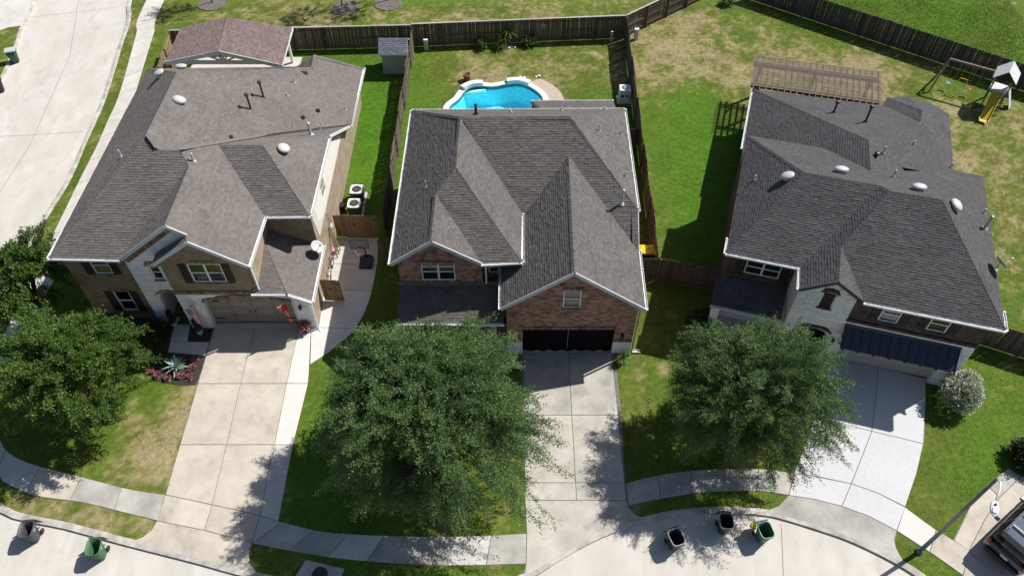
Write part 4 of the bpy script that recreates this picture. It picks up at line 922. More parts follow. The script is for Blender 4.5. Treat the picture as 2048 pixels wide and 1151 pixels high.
v2 = Wall((-1.5, 26.95), (.15, 26.95)); hw = (v2.px(977.4, 526)[0], v2.px(998.5, 545)[0], v2.px(998, 545)[1], v2.px(977, 526)[1] + .1)
wallmesh(HM, v2, rect(0, v2.L, 0, 5.4), [rect(*hw)], m_brickM); window(HM, v2, *hw, m_sill=m_soldierM, blind=False)
v2s = Wall((-1.5, 26.45), (-1.5, 26.95)); wallmesh(HM, v2s, rect(0, .5, 0, 5.4), [], m_brickM, th=.05)
v3 = Wall((.2, 26.95), (.2, 31)); wallmesh(HM, v3, rect(0, 4, 0, 5.4), [], m_brickM)
v4 = Wall((-.28, 24.54), (6.48, 24.54)); hw = (v4.px(1128, 580)[0], v4.px(1160.6, 615.5)[0], v4.px(1160, 615.5)[1], v4.px(1128, 580)[1]); go = rect(.85, 5.73, 0, 2.2)
wallmesh(HM, v4, [(0, 1.05), (.85, 1.05), (.85, 2.2), (5.73, 2.2), (5.73, 1.05), (6.76, 1.05), (6.76, VM['g2'][2] - .05), (3.33, rz - .2), (0, zg1 - .05)], [rect(*hw)], m_brickM); window(HM, v4, *hw, m_sill=m_soldierM)
for a, b in ((0, .85), (5.73, 6.76)):
    bw_ = wallmesh(HM, v4, rect(a, b, 0, 1.05), [], m_mortar, 'stone_base'); stones(bw_, v4, rect(a, b, 0, 1.05), [], 8)
soldier(HM, v4, .8, 5.8, 2.2, .22, m_soldierM); soldier(HM, v4, 5.75, 6.76, 1.07, .16, m_soldierM); soldier(HM, v4, hw[0] - .05, hw[1] + .05, hw[3] + .02, .2, m_soldierM)
sd = MB(); rng = random.Random(2); cols = 24
for row in range(3):
    for k in range(cols + 1): sd.v.append((.6 + 4.85 * k / cols, 24.72 + .03 * math.sin(k * 1.9) * (row != 2) - (.12 * abs(math.sin(k * .9)) if row == 0 else 0), (.02, .18, 2.2)[row]))
sd.f = [(r_ * (cols + 1) + k, r_ * (cols + 1) + k + 1, (r_ + 1) * (cols + 1) + k + 1, (r_ + 1) * (cols + 1) + k) for r_ in range(2) for k in range(cols)]
sdo = sd.build('garage_screen', m_screen, HM, True); z_ = MB(); z_.beam((3.02, 24.7, .1), (3.02, 24.7, 2.2), .025, .012)
for k in range(6): z_.box((1.0 + k * .8, 24.69, 2.13), (.03, .02, .16))
z_.build('zip_strip', m_fascia, sdo)
v5 = Wall((6.48, 24.54), (6.48, 38.5)); wallmesh(HM, v5, [(0, 0), (13.96, 0), (13.96, 5.55), (5.6, 5.55), (3.6, 4.4), (0, 4.4)], [], m_brickM)
v6 = Wall((-5.9, 38.5), (-5.9, 26.45)); wallmesh(HM, v6, rect(0, v6.L, 0, 5.4), [], m_brickM); v7 = Wall((6.48, 38.45), (-5.9, 38.45)); wallmesh(HM, v7, rect(0, v7.L, 0, 5.4), [], m_brickM)
v8 = Wall((-.28, 26.95), (-.28, 24.54)); wallmesh(HM, v8, rect(0, v8.L, 0, 4.0), [], m_brickM); v9 = Wall((-5.9, 24.75), (-1.0, 24.75)); mb = MB()
for x in (-5.7, -3.4, -1.0): MB().box((x, 24.85, 1.3), (.35, .35, 2.6)).build('porch_post', m_brickM, HM)
pf = MB(); pf.box((-3.1, 25.6, .08), (5.6, 1.8, .16)); pf.build('porch_floor', m_concrete, HM)
for x in (1.6, 4.0, 6.5): mb = MB(); mb.box((x, 43.0, 1.3), (.2, .2, 2.6)); mb.build('porch_post', m_white, HM)
wall_lamp(HM, v4, 6.15, 1.75); downspout(HM, [V3(-1.5, 26.3, 5.4), V3(-1.35, 26.38, 5.2), V3(-1.35, 26.38, 3.8)]); downspout(HM, [V3(6.75, 24.4, zg1 - .1), V3(6.55, 24.45, zg1 - .4), V3(6.55, 24.45, .15)], m_brickM)
downspout(HM, [V3(.55, 26.3, 5.4), V3(.3, 26.6, 5.1), V3(.28, 26.6, 4.9)])
cb_, nb_ = fitplane([VM['bl'], VM['br'], VM['r2'], VM['r1']]); vent_pipe(HM, Pl(952, 230, cb_, nb_), .6, .08, m_black, .09); vent_pipe(HM, Pl(1021, 225, cb_, nb_), .2); vent_pipe(HM, Pl(1123, 222, cb_, nb_), .3); vent_pipe(HM, Pl(1210, 220, cb_, nb_), .25)
cr_, nr_ = fitplane([VM['br'], VM['fr'], VM['r2']])
for u, v, h in ((1198, 262, .5), (1242, 269, .35), (1251, 353, .35)): vent_pipe(HM, Pl(u, v, cr_, nr_), h, .035)
vent_pipe(HM, Pl(1243, 408, cf, nf), .9, .06, m_vent, .085); cl_, nl_ = fitplane([VM['bl'], VM['r1'], VM['w1'], VM['fl']]); vent_pipe(HM, Pl(852, 375, cl_, nl_), .5, .03)

# ============================================================ white stone and dark brick house
HR = thing('white_stone_house', 'dark brick house with white stone gable, black garage awning and grey hip roof', 'house', (19, 32, 0))
VR = dict(fl=(11.05, 26.91, 5.6), nw=(13.91, 36.2, 5.6), h1=(15.19, 30.32, 7.98), h2=(18.82, 29.34, 7.98), h3=(19.04, 28.65, 8.25), h4=(21.42, 28.03, 8.26), ne=(26.47, 32.65, 5.6), se=(23.43, 21.99, 5.6),
          gv=(14.62, 25.89, 5.6), gl=(14.25, 24.51, 5.6), gp=(15.73, 24.05, 6.69), gk=(16.4, 26.26, 6.77), gr=(17.24, 23.69, 5.6), nm=(18.2, 35.04, 5.6), nm2=(19.37, 31.58, 6.91), nn=(25.04, 33.15, 5.6),
          b0=(13.7, 35.1, 3.0), bc=(16.45, 44.15, 3.0), t1=(20.08, 34.29, 6.82), t2=(25.54, 38.94, 4.45), ap=(26.02, 40.09, 4.37), o1=(25.3, 43.24, 3.0), o2=(26.6, 43.41, 3.0), o3=(28.03, 42.65, 3.0), o4=(28.82, 41.48, 3.0), be=(27.0, 35.6, 3.0), bn=(24.67, 42.38, 3.0), bi=(19.2, 31.5, 6.6), bi2=(25.6, 33.0, 3.6))
VR['nmx'] = tuple(Vector(VR['nm2']) + (Vector(VR['nm2']) - Vector(VR['t1'])).normalized() * .8 - V3(0, 0, .12)); VR['bex'] = tuple(V3(27.0, 35.6, 3.0) - V3(.272, .962, 0) * 2.6)
roof(HR, VR, [['fl', 'h1', 'nw'], ['nw', 'h1', 'h2', 'h3', 'h4', 'ne', 'nn', 'nm2', 'nm'], ['h1', 'fl', 'gv', 'h2'], ['h3', 'gk', 'gr', 'se', 'h4'], ['h2', 'gv', 'gl', 'gp', 'gk', 'h3'], ['gk', 'gp', 'gr'], ['h4', 'se', 'ne'],
              ['b0', 'nm2', 't1', 'bc'], ['bc', 't1', 't2', 'bn'], ['t1', 'nmx', 'bex', 'o4', 'ap', 't2'], ['ap', 't2', 'bn', 'o1'], ['ap', 'o1', 'o2'], ['ap', 'o2', 'o3'], ['ap', 'o3', 'o4']],
     [('fl', 'h1'), ('nw', 'h1'), ('h1', 'h2'), ('h2', 'h3'), ('h3', 'h4'), ('h4', 'ne'), ('h4', 'se'), ('h3', 'gk'), ('gk', 'gp'), ('t1', 'nm2'), ('bc', 't1'), ('t1', 't2'), ('t2', 'ap'), ('ap', 'o1'), ('ap', 'o2'), ('ap', 'o3'), ('ap', 'o4')], m_shR, 31)
rn = Vector((-.272, -.962, 0)); rd = Vector((.962, -.272, 0))
gutter(HR, VR['fl'], VR['gv'], rn); gutter(HR, VR['gr'], VR['se'], rn); gutter(HR, VR['gl'], VR['gv'], -rd); gutter(HR, VR['fl'], V3(11.35, 27.9, 5.6), -rd); gutter(HR, VR['se'], V3(23.75, 23.1, 5.6), rd); gutter(HR, VR['bc'], V3(14.6, 38.1, 3.0), -rd)
rake(HR, VR['gl'], VR['gp'], rn, m_shR, .16); rake(HR, VR['gp'], VR['gr'], rn, m_shR, .16)
q0 = Vector((11.42, 27.2)); r1 = Wall(q0, q0 + Vector((.962, -.272)) * 3.35)
hw = (r1.px(1495, 520)[0], r1.px(1555, 559)[0], r1.px(1555, 559)[1], r1.px(1495, 520)[1] + .1)
wallmesh(HR, r1, rect(0, r1.L, 0, 5.5), [rect(*hw), rect(.9, 2.5, .7, 1.9)], m_brickR); window(HR, r1, *hw, nx=2, shut=.4, m_sill=m_soldierR); window(HR, r1, .9, 2.5, .7, 1.9, nx=2, sill=False); soldier(HR, r1, 0, r1.L, hw[2] - .3, .18, m_soldierR)
q1 = Vector((14.42, 24.83)); r2 = Wall(q1, q1 + Vector((.962, -.272)) * 9.05)
gx = lambda x: (x - 14.42) / .962
g0, g1_ = gx(17.55), gx(22.2); hn = (r2.px(1650, 584)[0], r2.px(1673, 588)[0], r2.px(1660, 615.6)[1], r2.px(1650, 584)[1]); ear = arch(gx(15.2), gx(16.6), 0, 2.1, .35)
lowp = [(0, 0), (9.05, 0), (9.05, 3.75), (gx(17.1), 3.75), (gx(17.1), 5.5), (1.6, 6.45), (0, 5.45)]
sw = wallmesh(HR, r2, lowp, [rect(*hn), ear, rect(g0, g1_, 0, 2.25)], m_mortar, 'stone_wall', rev=.3)
stones(sw, r2, [(0, 0), (9.05, 0), (9.05, 3.7), (gx(17.1), 3.7), (gx(17.1), 5.4), (1.6, 6.3), (0, 5.35)], [rect(hn[0] - .03, hn[1] + .03, hn[2] - .15, hn[3] + .33), arch(gx(15.05), gx(16.75), -.1, 2.15, .6), rect(g0 - .02, g1_ + .02, -.1, 2.3)], 9, (.22, .34), (.4, .8))
sh = MB(); M = Matrix((r2.d, r2.n, Vector((0, 0, 1)))).transposed()
for k in range(3): sh.box(r2.at(hn[0] + (hn[1] - hn[0]) * (k + .5) / 3, (hn[2] + hn[3]) / 2, -.03), ((hn[1] - hn[0]) / 3 - .01, .05, hn[3] - hn[2]), M)
for z in (hn[2] + .15, hn[3] - .15): sh.box(r2.at((hn[0] + hn[1]) / 2, z, .01), (hn[1] - hn[0], .03, .09), M)
sh.build('shutter', m_shutter, HR)
mc = (hn[0] + hn[1]) / 2
soldier(HR, r2, hn[0] - .15, hn[1] + .15, hn[3], .28, m_soldierR, curve=lambda a: (.12 - abs(a - mc) * .3, (a - mc) * 1.3), out=.06); soldier(HR, r2, hn[0] - .1, hn[1] + .1, hn[2] - .12, .12, m_soldierR, out=.06)
ec = (gx(15.2) + gx(16.6)) / 2
soldier(HR, r2, gx(15.1), gx(16.7), 2.15, .26, m_soldierR, curve=lambda a: (.4 * math.sqrt(max(0, 1 - ((a - ec) / .86) ** 2)), (a - ec) * .9), out=.06)
fz = MB()
for s, x0, z0, x1, z1 in ((-1, .1, 5.36, 1.5, 6.3), (1, 1.62, 6.3, gx(17.2), 5.4)):
    for k in range(22): t = k / 22; fz.box(r2.at(x0 + (x1 - x0) * t, z0 + (z1 - z0) * t - .04, .05), (.055, .09, .2), M @ Matrix.Rotation(s * .6, 3, 'Y'))
fz.build('soldier_course', m_soldierR, HR)
r3 = Wall(r2.at(gx(17.1), 0), r2.at(9.05, 0)); wn = [(r3.px(1770, 613)[0], r3.px(1788.6, 646)[0] + .1, r3.px(1770, 643)[1], r3.px(1785, 616)[1] + .1), (r3.px(1867, 634)[0], r3.px(1885, 665.6)[0] + .1, r3.px(1868, 662)[1], r3.px(1885, 638)[1] + .1)]
wallmesh(HR, r3, rect(0, r3.L, 3.75, 5.5), [rect(*k) for k in wn], m_brickR)
for k in wn: window(HR, r3, *k, shut=.42, m_sill=m_soldierR)
soldier(HR, r3, 0, r3.L, 3.6, .2, m_soldierR, out=.07)
ec = r2.at(9.05, 0); re_ = Wall(ec, ec + Vector((.272, .962, 0)) * 10.6); wallmesh(HR, re_, rect(0, 10.6, 0, 5.5), [], m_brickR)
wc = r1.at(0, 0); rw = Wall(wc + Vector((.272, .962, 0)) * 9.1, wc); wallmesh(HR, rw, rect(0, 9.1, 0, 5.5), [], m_brickR); rs2 = Wall(r1.at(r1.L, 0), r2.at(0, 0)); wallmesh(HR, rs2, rect(0, rs2.L, 0, 5.5), [], m_mortar, 'stone_wall', th=.1)
rw2 = Wall((16.8, 43.9), wc + Vector((.272, .962, 0)) * 9.1); wallmesh(HR, rw2, rect(0, rw2.L, 0, 2.95), [], m_brickR); rn_ = Wall((28.4, 41.3), (16.8, 43.9)); wallmesh(HR, rn_, rect(0, rn_.L, 0, 2.9), [], m_brickR); re2 = Wall((25.9, 32.5), (28.4, 41.3)); wallmesh(HR, re2, rect(0, re2.L, 0, 2.9), [], m_brickR)
rnn = Wall((26.1, 32.4), (14.1, 35.9)); wallmesh(HR, rnn, rect(0, rnn.L, 0, 5.5), [], m_brickR)
gd = MB()
for r_ in range(4): gd.box(r2.at((g0 + g1_) / 2, .06 + .55 * (r_ + .5), -.3), (g1_ - g0, .05, .535), M)
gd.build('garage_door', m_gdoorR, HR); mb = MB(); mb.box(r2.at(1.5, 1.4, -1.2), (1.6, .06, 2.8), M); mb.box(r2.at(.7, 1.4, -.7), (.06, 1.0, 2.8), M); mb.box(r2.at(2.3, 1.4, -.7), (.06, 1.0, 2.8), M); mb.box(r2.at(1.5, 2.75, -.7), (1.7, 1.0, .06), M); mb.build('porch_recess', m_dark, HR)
# standing seam awning over the garage
m_awn = mat('navy_metal', (.014, .022, .044), (.02, .03, .056), 3, 3, .5); aw = MB(); a0, a1 = gx(17.15), gx(22.55); zt, zb, pr = 3.32, 2.5, .95
aw.add([r2.at(a0, zt, .07), r2.at(a1, zt, .07), r2.at(a1, zb, pr), r2.at(a0, zb, pr), r2.at(a0, zt - .06, .07), r2.at(a1, zt - .06, .07), r2.at(a1, zb - .06, pr), r2.at(a0, zb - .06, pr)], [(3, 2, 1, 0), (4, 5, 6, 7), (0, 4, 7, 3), (1, 2, 6, 5), (3, 7, 6, 2)])
ao = aw.build('awning', m_awn, HR)
for k in range(13): mb = MB(); a = a0 + .03 + (a1 - a0 - .06) * k / 12; mb.beam(r2.at(a, zt + .02, .07), r2.at(a, zb + .02, pr), .03, .05); mb.build('seam', m_awn, ao)
for k in range(8): mb = MB(); a = a0 + .15 + (a1 - a0 - .3) * k / 7; mb.beam(r2.at(a, zb - .06, .05), r2.at(a, zb - .06, pr + .06), .08, .1); mb.beam(r2.at(a, zb - .7, .08), r2.at(a, zb - .1, pr * .7), .06, .07); mb.build('bracket', m_black, ao)
mb = MB(); mb.beam(r2.at(a0, zt + .05, .09), r2.at(a1, zt + .05, .09), .06, .12); mb.build('flashing', m_awn, ao)
# porch roof
po = dict(a=tuple(r1.at(-.35, 2.7, 1.55)), b=tuple(r1.at(3.3, 2.7, 1.55)), c=tuple(r1.at(3.3, 3.5, .03)), d=tuple(r1.at(-.35, 3.5, .03)))
roof(HR, po, [['a', 'b', 'c', 'd']], [], m_shR, 32); gutter(HR, po['a'], po['b'], rn, m_fascia)
mb = MB(); mb.box(r1.at(-.05, 1.3, 1.3), (.4, .4, 2.6), M); mb.build('porch_post', m_stone, HR); mb = MB(); mb.box(r1.at(1.6, .06, .75), (3.6, 1.5, .12), M); mb.build('porch_floor', m_concrete, HR)
pw = Wall(r1.at(0, 0, .02), r1.at(3.3, 0, .02)); wallmesh(HR, pw, rect(0, 3.3, 0, 2.7), [rect(.85, 2.55, .65, 1.95)], m_mortar, 'stone_wall', th=.02, rev=.02)
wall_lamp(HR, r2, gx(16.95), 2.0)
cN, nN = fitplane([VR[k] for k in ('nw', 'h1', 'h3', 'h4', 'ne')]); cW, nW = fitplane([VR[k] for k in ('fl', 'h1', 'nw')]); cE, nE = fitplane([VR[k] for k in ('h4', 'se', 'ne')]); cB, nB = fitplane([VR[k] for k in ('t1', 'nm2', 'be', 'o4', 'ap')]); cT, nT = fitplane([VR[k] for k in ('bc', 't1', 't2', 'bn')])
vent_oval(HR, Pl(1576, 357, cW, nW), nW, (.42, .34)); vent_oval(HR, Pl(1681, 345, cN, nN), nN, (.44, .3)); vent_oval(HR, Pl(1836, 380, cN, nN), nN, (.44, .32)); vent_oval(HR, Pl(1907, 414, cE, nE), nE, (.36, .44))
for u, v, h in ((1667, 226, .75), (1730, 245, 1.1)): vent_pipe(HR, Pl(u, v, cT, nT), h, .065, m_black, .13)
for u, v, h in ((1766, 307, .5), (1827, 289, .3), (1786, 354, .5), (1901, 336, .4)): vent_pipe(HR, Pl(u, v, cB if v < 345 else cN, nB if v < 345 else nN), h, .04)
turbine(HR, Pl(1752, 312, cB, nB)); vent_pipe(HR, Pl(1509, 360, cW, nW), .35, .04); vent_pipe(HR, Pl(1968, 458, cE, nE), .8, .08, m_metal, .1); vent_pipe(HR, Pl(1967, 427, cE, nE), .35, .04)
# ============================================================ fences
PICK = {}
def picket_mesh(m, h, v):
    k = (m.name, round(h, 2), v)
    if k not in PICK:
        rng = random.Random(v); mb = MB(); hh = h + rng.uniform(-.03, .02); wd = .069; e = .03
        prof = [(-wd, .03), (wd, .03), (wd, hh - e), (wd - e, hh), (-wd + e, hh), (-wd, hh - e)]
        mb.add([(x, -.009, z) for x, z in prof] + [(x, .009, z) for x, z in prof], [tuple(range(6)), tuple(range(11, 5, -1))] + [(i, i + 6, (i + 1) % 6 + 6, (i + 1) % 6) for i in range(6)])
        PICK[k] = shared('picket', mb, m)
    return PICK[k]
def fence(label, p0, p1, h=1.95, side=1, m=None, cap=False, flip=False, group=None, lean=0.0, name='fence', cat='fence'):
    """board fence p0->p1; side = where the rails and posts stand; flip = boards change side at each panel"""
    m = m or m_fence; p0 = Vector((p0[0], p0[1], 0)); p1 = Vector((p1[0], p1[1], 0)); d = p1 - p0; Ln = d.length; d.normalize(); nn = Vector((-d.y, d.x, 0)); ang = math.atan2(d.y, d.x)
    t = thing(name, label, cat, tuple(p0), 0, group); rng = random.Random(int(abs(p0.x * 31 + p0.y * 17)) + 3); np_ = max(1, round(Ln / 2.4)); pl = Ln / np_
    for i in range(np_ + 1):
        mb = MB(); q = p0 + d * (pl * i) + nn * (side * .0 if flip else side * .07); mb.box(q + V3(0, 0, (h - .02) / 2), (.09, .09, h - .02), Matrix.Rotation(ang, 3, 'Z')); mb.build('post', m, t)
    for i in range(np_):
        s_ = (1 if i % 2 == 0 else -1) if flip else 1; a = p0 + d * (pl * i); b = p0 + d * (pl * (i + 1))
        for z in (.3, h / 2, h - .25):
            mb = MB(); o = nn * (side * .03) if not flip else nn * 0; mb.beam(a + o + V3(0, 0, z), b + o + V3(0, 0, z), .04, .09); mb.build('rail', m, t)
        off = nn * (-side * .0 if not flip else s_ * .055); k = int(pl / .1402)
        for j in range(k):
            q = a + d * (pl * (j + .5) / k) + off; me = picket_mesh(m, h, rng.randrange(5))
            M = Matrix.Translation(q) @ Matrix.Rotation(ang + rng.uniform(-.02, .02), 4, 'Z') @ Matrix.Rotation(rng.uniform(-.012, .012) + lean * s_, 4, 'X') @ Matrix.Rotation(rng.uniform(-.01, .01), 4, 'Y'); link_mesh('picket', me, t, M)
        if cap: mb = MB(); mb.beam(a + V3(0, 0, h + .025), b + V3(0, 0, h + .025), .15, .035); mb.build('cap_board', m_fence_cap, t)
    return t
def gate(label, p0, p1, h=1.9, m=None, face=-1):
    t = thing('gate', label, 'gate', (p0[0], p0[1], 0)); m = m or m_fence_n; p0 = Vector((p0[0], p0[1], 0)); p1 = Vector((p1[0], p1[1], 0)); d = (p1 - p0); Ln = d.length; d.normalize(); nn = Vector((d.y, -d.x, 0)) * -face; ang = math.atan2(d.y, d.x); k = int(Ln / .142)
    rng = random.Random(int(p0.x * 100))
    for j in range(k): link_mesh('picket', picket_mesh(m, h, rng.randrange(5)), t, Matrix.Translation(p0 + d * (Ln * (j + .5) / k) + V3(0, 0, .04)) @ Matrix.Rotation(ang, 4, 'Z'))
    mb = MB()
    for z in (.3, h - .2): mb.beam(p0 - nn * .03 + V3(0, 0, z), p1 - nn * .03 + V3(0, 0, z), .035, .09)
    mb.beam(p0 - nn * .03 + V3(0, 0, .3), p1 - nn * .03 + V3(0, 0, h - .2), .03, .09); mb.build('brace', m, t)
    for z in (.35, h - .3): MB().box(p1 - d * .2 + nn * .02 + V3(0, 0, z), (.34, .02, .05), Matrix.Rotation(ang, 3, 'Z')).build('hinge', m_black, t)
    MB().box(p0 + d * (Ln * .45) + nn * .02 + V3(0, 0, h * .6), (.14, .04, .1), Matrix.Rotation(ang, 3, 'Z')).build('latch', m_black, t)
    return t
fence('weathered board fence with pale cap behind the grey roofed patio and shed', (-26.2, 52.95), (-7.75, 53.7), 1.95, -1, cap=True)
fence('brown board fence with pale cap behind the swimming pool, carrying a star', (-7.75, 53.75), (8.9, 54.95), 2.0, -1, cap=True)
fence('grey board fence running from the patio cover along the side walk', (-26.2, 52.8), (-25.3, 44.0), 1.95, 1, m_fence_n)
fence('board fence with alternating panels between the storage shed and the pool lawn', (-7.72, 53.4), (-7.85, 33.3), 1.95, 1, flip=True, lean=.012)
fence('board fence with alternating panels between the pool lawn and the pergola lawn', (8.95, 54.7), (8.5, 29.85), 1.95, 1, flip=True, lean=.012)
fence('board fence with pale cap running away from the pool fence corner into the open', (9.0, 55.1), (18.2, 62.4), 1.95, -1, cap=True)
fence('long dark weathered fence between the swing set lawn and the open field', (19.9, 60.8), (39.6, 46.9), 2.0, 1, m_fence_d)
fence('short board fence joining the yellow bin corner to the dark brick house', (8.6, 29.8), (11.75, 28.95), 1.9, -1)
fence('board fence leaving the garage corner of the white stone house', (25.3, 25.4), (30.2, 23.2), 1.9, 1)
fence('short board fence stub between the basketball hoop and the red brick house', (-7.9, 31.2), (-6.0, 31.15), 1.85, 1)
gate('closed cedar double gate behind the basketball hoop', (-10.85, 33.25), (-8.15, 33.2))
gate('cedar gate leaf standing open beside the tan house wall', (-10.85, 28.2), (-9.7, 28.1))
gate('cedar gate beside the yellow bin at the red house', (7.0, 29.85), (8.45, 29.8), 1.85, m_fence)
fence('short cross fence behind the pool equipment beside the red house', (6.9, 41.8), (8.6, 41.9), 1.5, 1, name='fence')

# ============================================================ outbuildings
t = thing('patio_cover', 'open patio cover with red brown shingle gable roof on white beams', 'patio cover', (-20.6, 49.6, 0))
VPt = dict(r0=(-20.45, 47.2, 4.0), r1=(-20.85, 51.4, 4.0), a=(-24.75, 47.75, 2.75), b=(-24.75, 52.0, 2.75), c=(-16.3, 47.35, 2.75), d=(-16.4, 52.1, 2.75))
roof(t, VPt, [['r0', 'r1', 'b', 'a'], ['r0', 'c', 'd', 'r1']], [('r0', 'r1')], m_shP, 41, m_white, .12)
rake(t, VPt['a'], VPt['r0'], (0, -1), m_fascia, .3); rake(t, VPt['r0'], VPt['c'], (0, -1), m_fascia, .3)
for nm, q in (('rake_board', ((-16.35, 47.35, 2.65), (-16.42, 52.1, 2.65))),): mb = MB(); mb.beam(*q, .05, .22); mb.build('fascia_board', m_white, t)
for x in (-24.2, -16.9):
    for y in (47.9, 51.6): mb = MB(); mb.box((x, y, 1.3), (.18, .18, 2.6)); mb.build('post', m_white, t)
for x0, x1, y in ((-24.4, -16.6, 47.9), (-24.4, -16.6, 51.6)): mb = MB(); mb.beam((x0, y, 2.6), (x1, y, 2.6), .14, .26); mb.build('beam', m_fascia, t)
for x in (-24.2, -16.9): mb = MB(); mb.beam((x, 47.9, 2.6), (x, 51.6, 2.6), .14, .22); mb.build('beam', m_fascia, t)
for a in (-.9, -.35, .35, .9): mb = MB(); mb.beam((-20.5, 47.75, 2.75), (-20.5 + 1.5 * math.sin(a), 47.75, 2.75 + .85 * math.cos(a)), .08, .12); mb.build('strut', m_fascia, t)
mb = MB(); mb.beam((-20.5, 47.75, 2.7), (-20.5, 47.75, 3.9), .12, .14); mb.build('king_post', m_fascia, t)
for s in (-1, 1): mb = MB(); mb.beam((-16.9, 48.0, 1.5), (-16.9, 48.9, 2.5), .1, .1); mb.build('brace', m_white, t)
struct(MB().prism([(-24.6, 46.6), (-16.3, 46.6), (-16.3, 52.3), (-24.6, 52.3)], -.03, .05).build('patio', m_concrete))
t = thing('storage_shed', 'small grey storage shed with slate blue shingles against the side fence', 'shed', (-8.85, 51, 0))
m_shed = mat('shed_siding', (.36, .36, .37), (.41, .41, .42), 3, 4, .7); mb = MB()
mb.box((-8.83, 51.0, .95), (1.8, 1.7, 1.9)); mb.build('wall', m_shed, t)
VS = dict(a=(-9.9, 49.95, 1.85), b=(-7.75, 49.95, 1.85), c=(-7.75, 51.0, 2.55), d=(-9.9, 51.0, 2.55), e=(-7.75, 52.05, 1.85), f=(-9.9, 52.05, 1.85)); roof(t, VS, [['a', 'b', 'c', 'd'], ['d', 'c', 'e', 'f']], [('d', 'c')], m_shS, 42, m_white, .06)
mb = MB(); mb.add([(-7.92, 50.15, 1.85), (-7.92, 51.85, 1.85), (-7.92, 51.0, 2.5), (-9.74, 50.15, 1.85), (-9.74, 51.85, 1.85), (-9.74, 51.0, 2.5)], [(0, 1, 2), (3, 5, 4)]); mb.build('gable', m_shed, t)
for x in (-9.25, -8.4): mb = MB(); mb.box((x, 50.13, .88), (.8, .04, 1.66)); mb.build('door', m_shed, t)
mb = MB()
for x in (-9.68, -8.83, -7.97): mb.box((x, 50.12, .92), (.05, .06, 1.8))
mb.build('trim', m_vent, t)

# pergola: slats over rafters over beams on posts
t = thing('pergola', 'brown timber pergola of thin slats behind the white stone house', 'pergola', (21, 45.4, 0))
pa, pb, pc, pd = (Vector(q) for q in ((17.32, 48.03), (25.71, 46.06), (24.67, 42.49), (16.36, 44.57)))     # far left, far right, near right, near left
def pq(s, t_): a = pa.lerp(pb, s); b = pd.lerp(pc, s); return b.lerp(a, t_)
for i in range(30):
    t_ = i / 29; a = pq(-.005, t_); b = pq(1.005, t_); mb = MB(); mb.beam((*a, 3.1), (*b, 3.1), .034, .03); mb.build('slat', m_perg_top, t)
for i in range(21):
    s = .02 + .96 * i / 20; a = pq(s, -.1); b = pq(s, 1.02); mb = MB(); mb.beam((*a, 2.98), (*b, 2.98), .045, .19); mb.build('rafter', m_pergola, t)
for tt in (.1, .16, .8, .87): a = pq(0, tt); b = pq(1, tt); mb = MB(); mb.beam((*a, 2.78), (*b, 2.78), .05, .24); mb.build('beam', m_pergola, t)
for s in (.06, .5, .93):
    for tt in (.13, .835): q = pq(s, tt); mb = MB(); mb.box((*q, 1.45), (.16, .16, 2.9)); mb.build('post', m_pergola, t)
for s in (.06, .5, .93): q = pq(s, .8); r_ = pq(s, .6); mb = MB(); mb.beam((*q, 2.1), (*r_, 2.85), .1, .1); mb.build('brace', m_pergola, t)
struct(MB().prism([tuple(pq(.1, .05)), tuple(pq(.98, .05)), tuple(pq(.98, .95)), tuple(pq(.1, .95))], -.03, .02).build('patio', m_concrete_old))

# swing set with tower and yellow slide
t = thing('swing_set', 'timber swing set with roofed tower, two swings and a yellow slide', 'swing set', (33, 47, 0))
m_wood = mat('playset_wood', (.16, .12, .09), (.30, .25, .2), 6, 6, .85, rnd=.2); m_yel = mat('yellow_plastic', (.55, .38, .015), (.62, .45, .03), 4, 3, .35); m_canvas = mat('grey_roof_board', (.5, .52, .55), (.6, .62, .65), 4, 4, .7)
e0 = V3(31.69, 48.6, 2.4); e1 = V3(34.35, 47.1, 2.4); mb = MB(); mb.beam(e0, e1, .1, .14); mb.build('top_beam', m_wood, t)
dp = (e1 - e0).normalized(); pn = Vector((-dp.y, dp.x, 0))
for s in (-1, 1): mb = MB(); b_ = e0 - dp * .35 + pn * s * .95; mb.beam((b_.x, b_.y, 0), e0, .1, .1); mb.build('leg', m_wood, t)
mb = MB(); q = e0 - dp * .18; mb.beam(q + pn * .5 - V3(0, 0, 1.2), q - pn * .5 - V3(0, 0, 1.2), .06, .1); mb.build('crossbar', m_wood, t)
m_rope = mat('chain', (.3, .29, .27), (.4, .39, .36), 8, 3, .5)
for s, cc_, nm in ((.22, (.25, .42, .6), 'blue'), (.72, (.55, .08, .12), 'red')):
    c = e0.lerp(e1, s); ms_ = mat('swing_seat_' + nm, cc_, tuple(x * 1.3 for x in cc_), 4, 2, .4); mb = MB()
    for k in (-1, 1): mb.tube([c + dp * k * .24 + V3(0, 0, -.05), c + dp * k * .22 + V3(0, 0, -1.7)], .012, 4)
    sw_ = mb.build('swing', m_rope, t); mb = MB(); pts = [c + dp * .22 * x + V3(0, 0, -1.7 - .16 * (1 - x * x)) for x in (-1, -.6, -.2, .2, .6, 1)]
    for a, b in zip(pts[:-1], pts[1:]): mb.beam(a, b, .17, .03)
    mb.build('seat', ms_, sw_)
c = e0.lerp(e1, .48); mb = MB()
for k in (-1, 1): mb.tube([c + dp * k * .25, c + dp * k * .25 - V3(0, 0, 1.2)], .012, 4); mb.tube([c + dp * k * .25 - V3(0, 0, 1.2), c + dp * k * .3 - V3(0, 0, 1.5)], .03, 6)
mb.beam(c - dp * .25 - V3(0, 0, 1.2), c + dp * .25 - V3(0, 0, 1.2), .04, .04); mb.build('trapeze', m_yel, t)
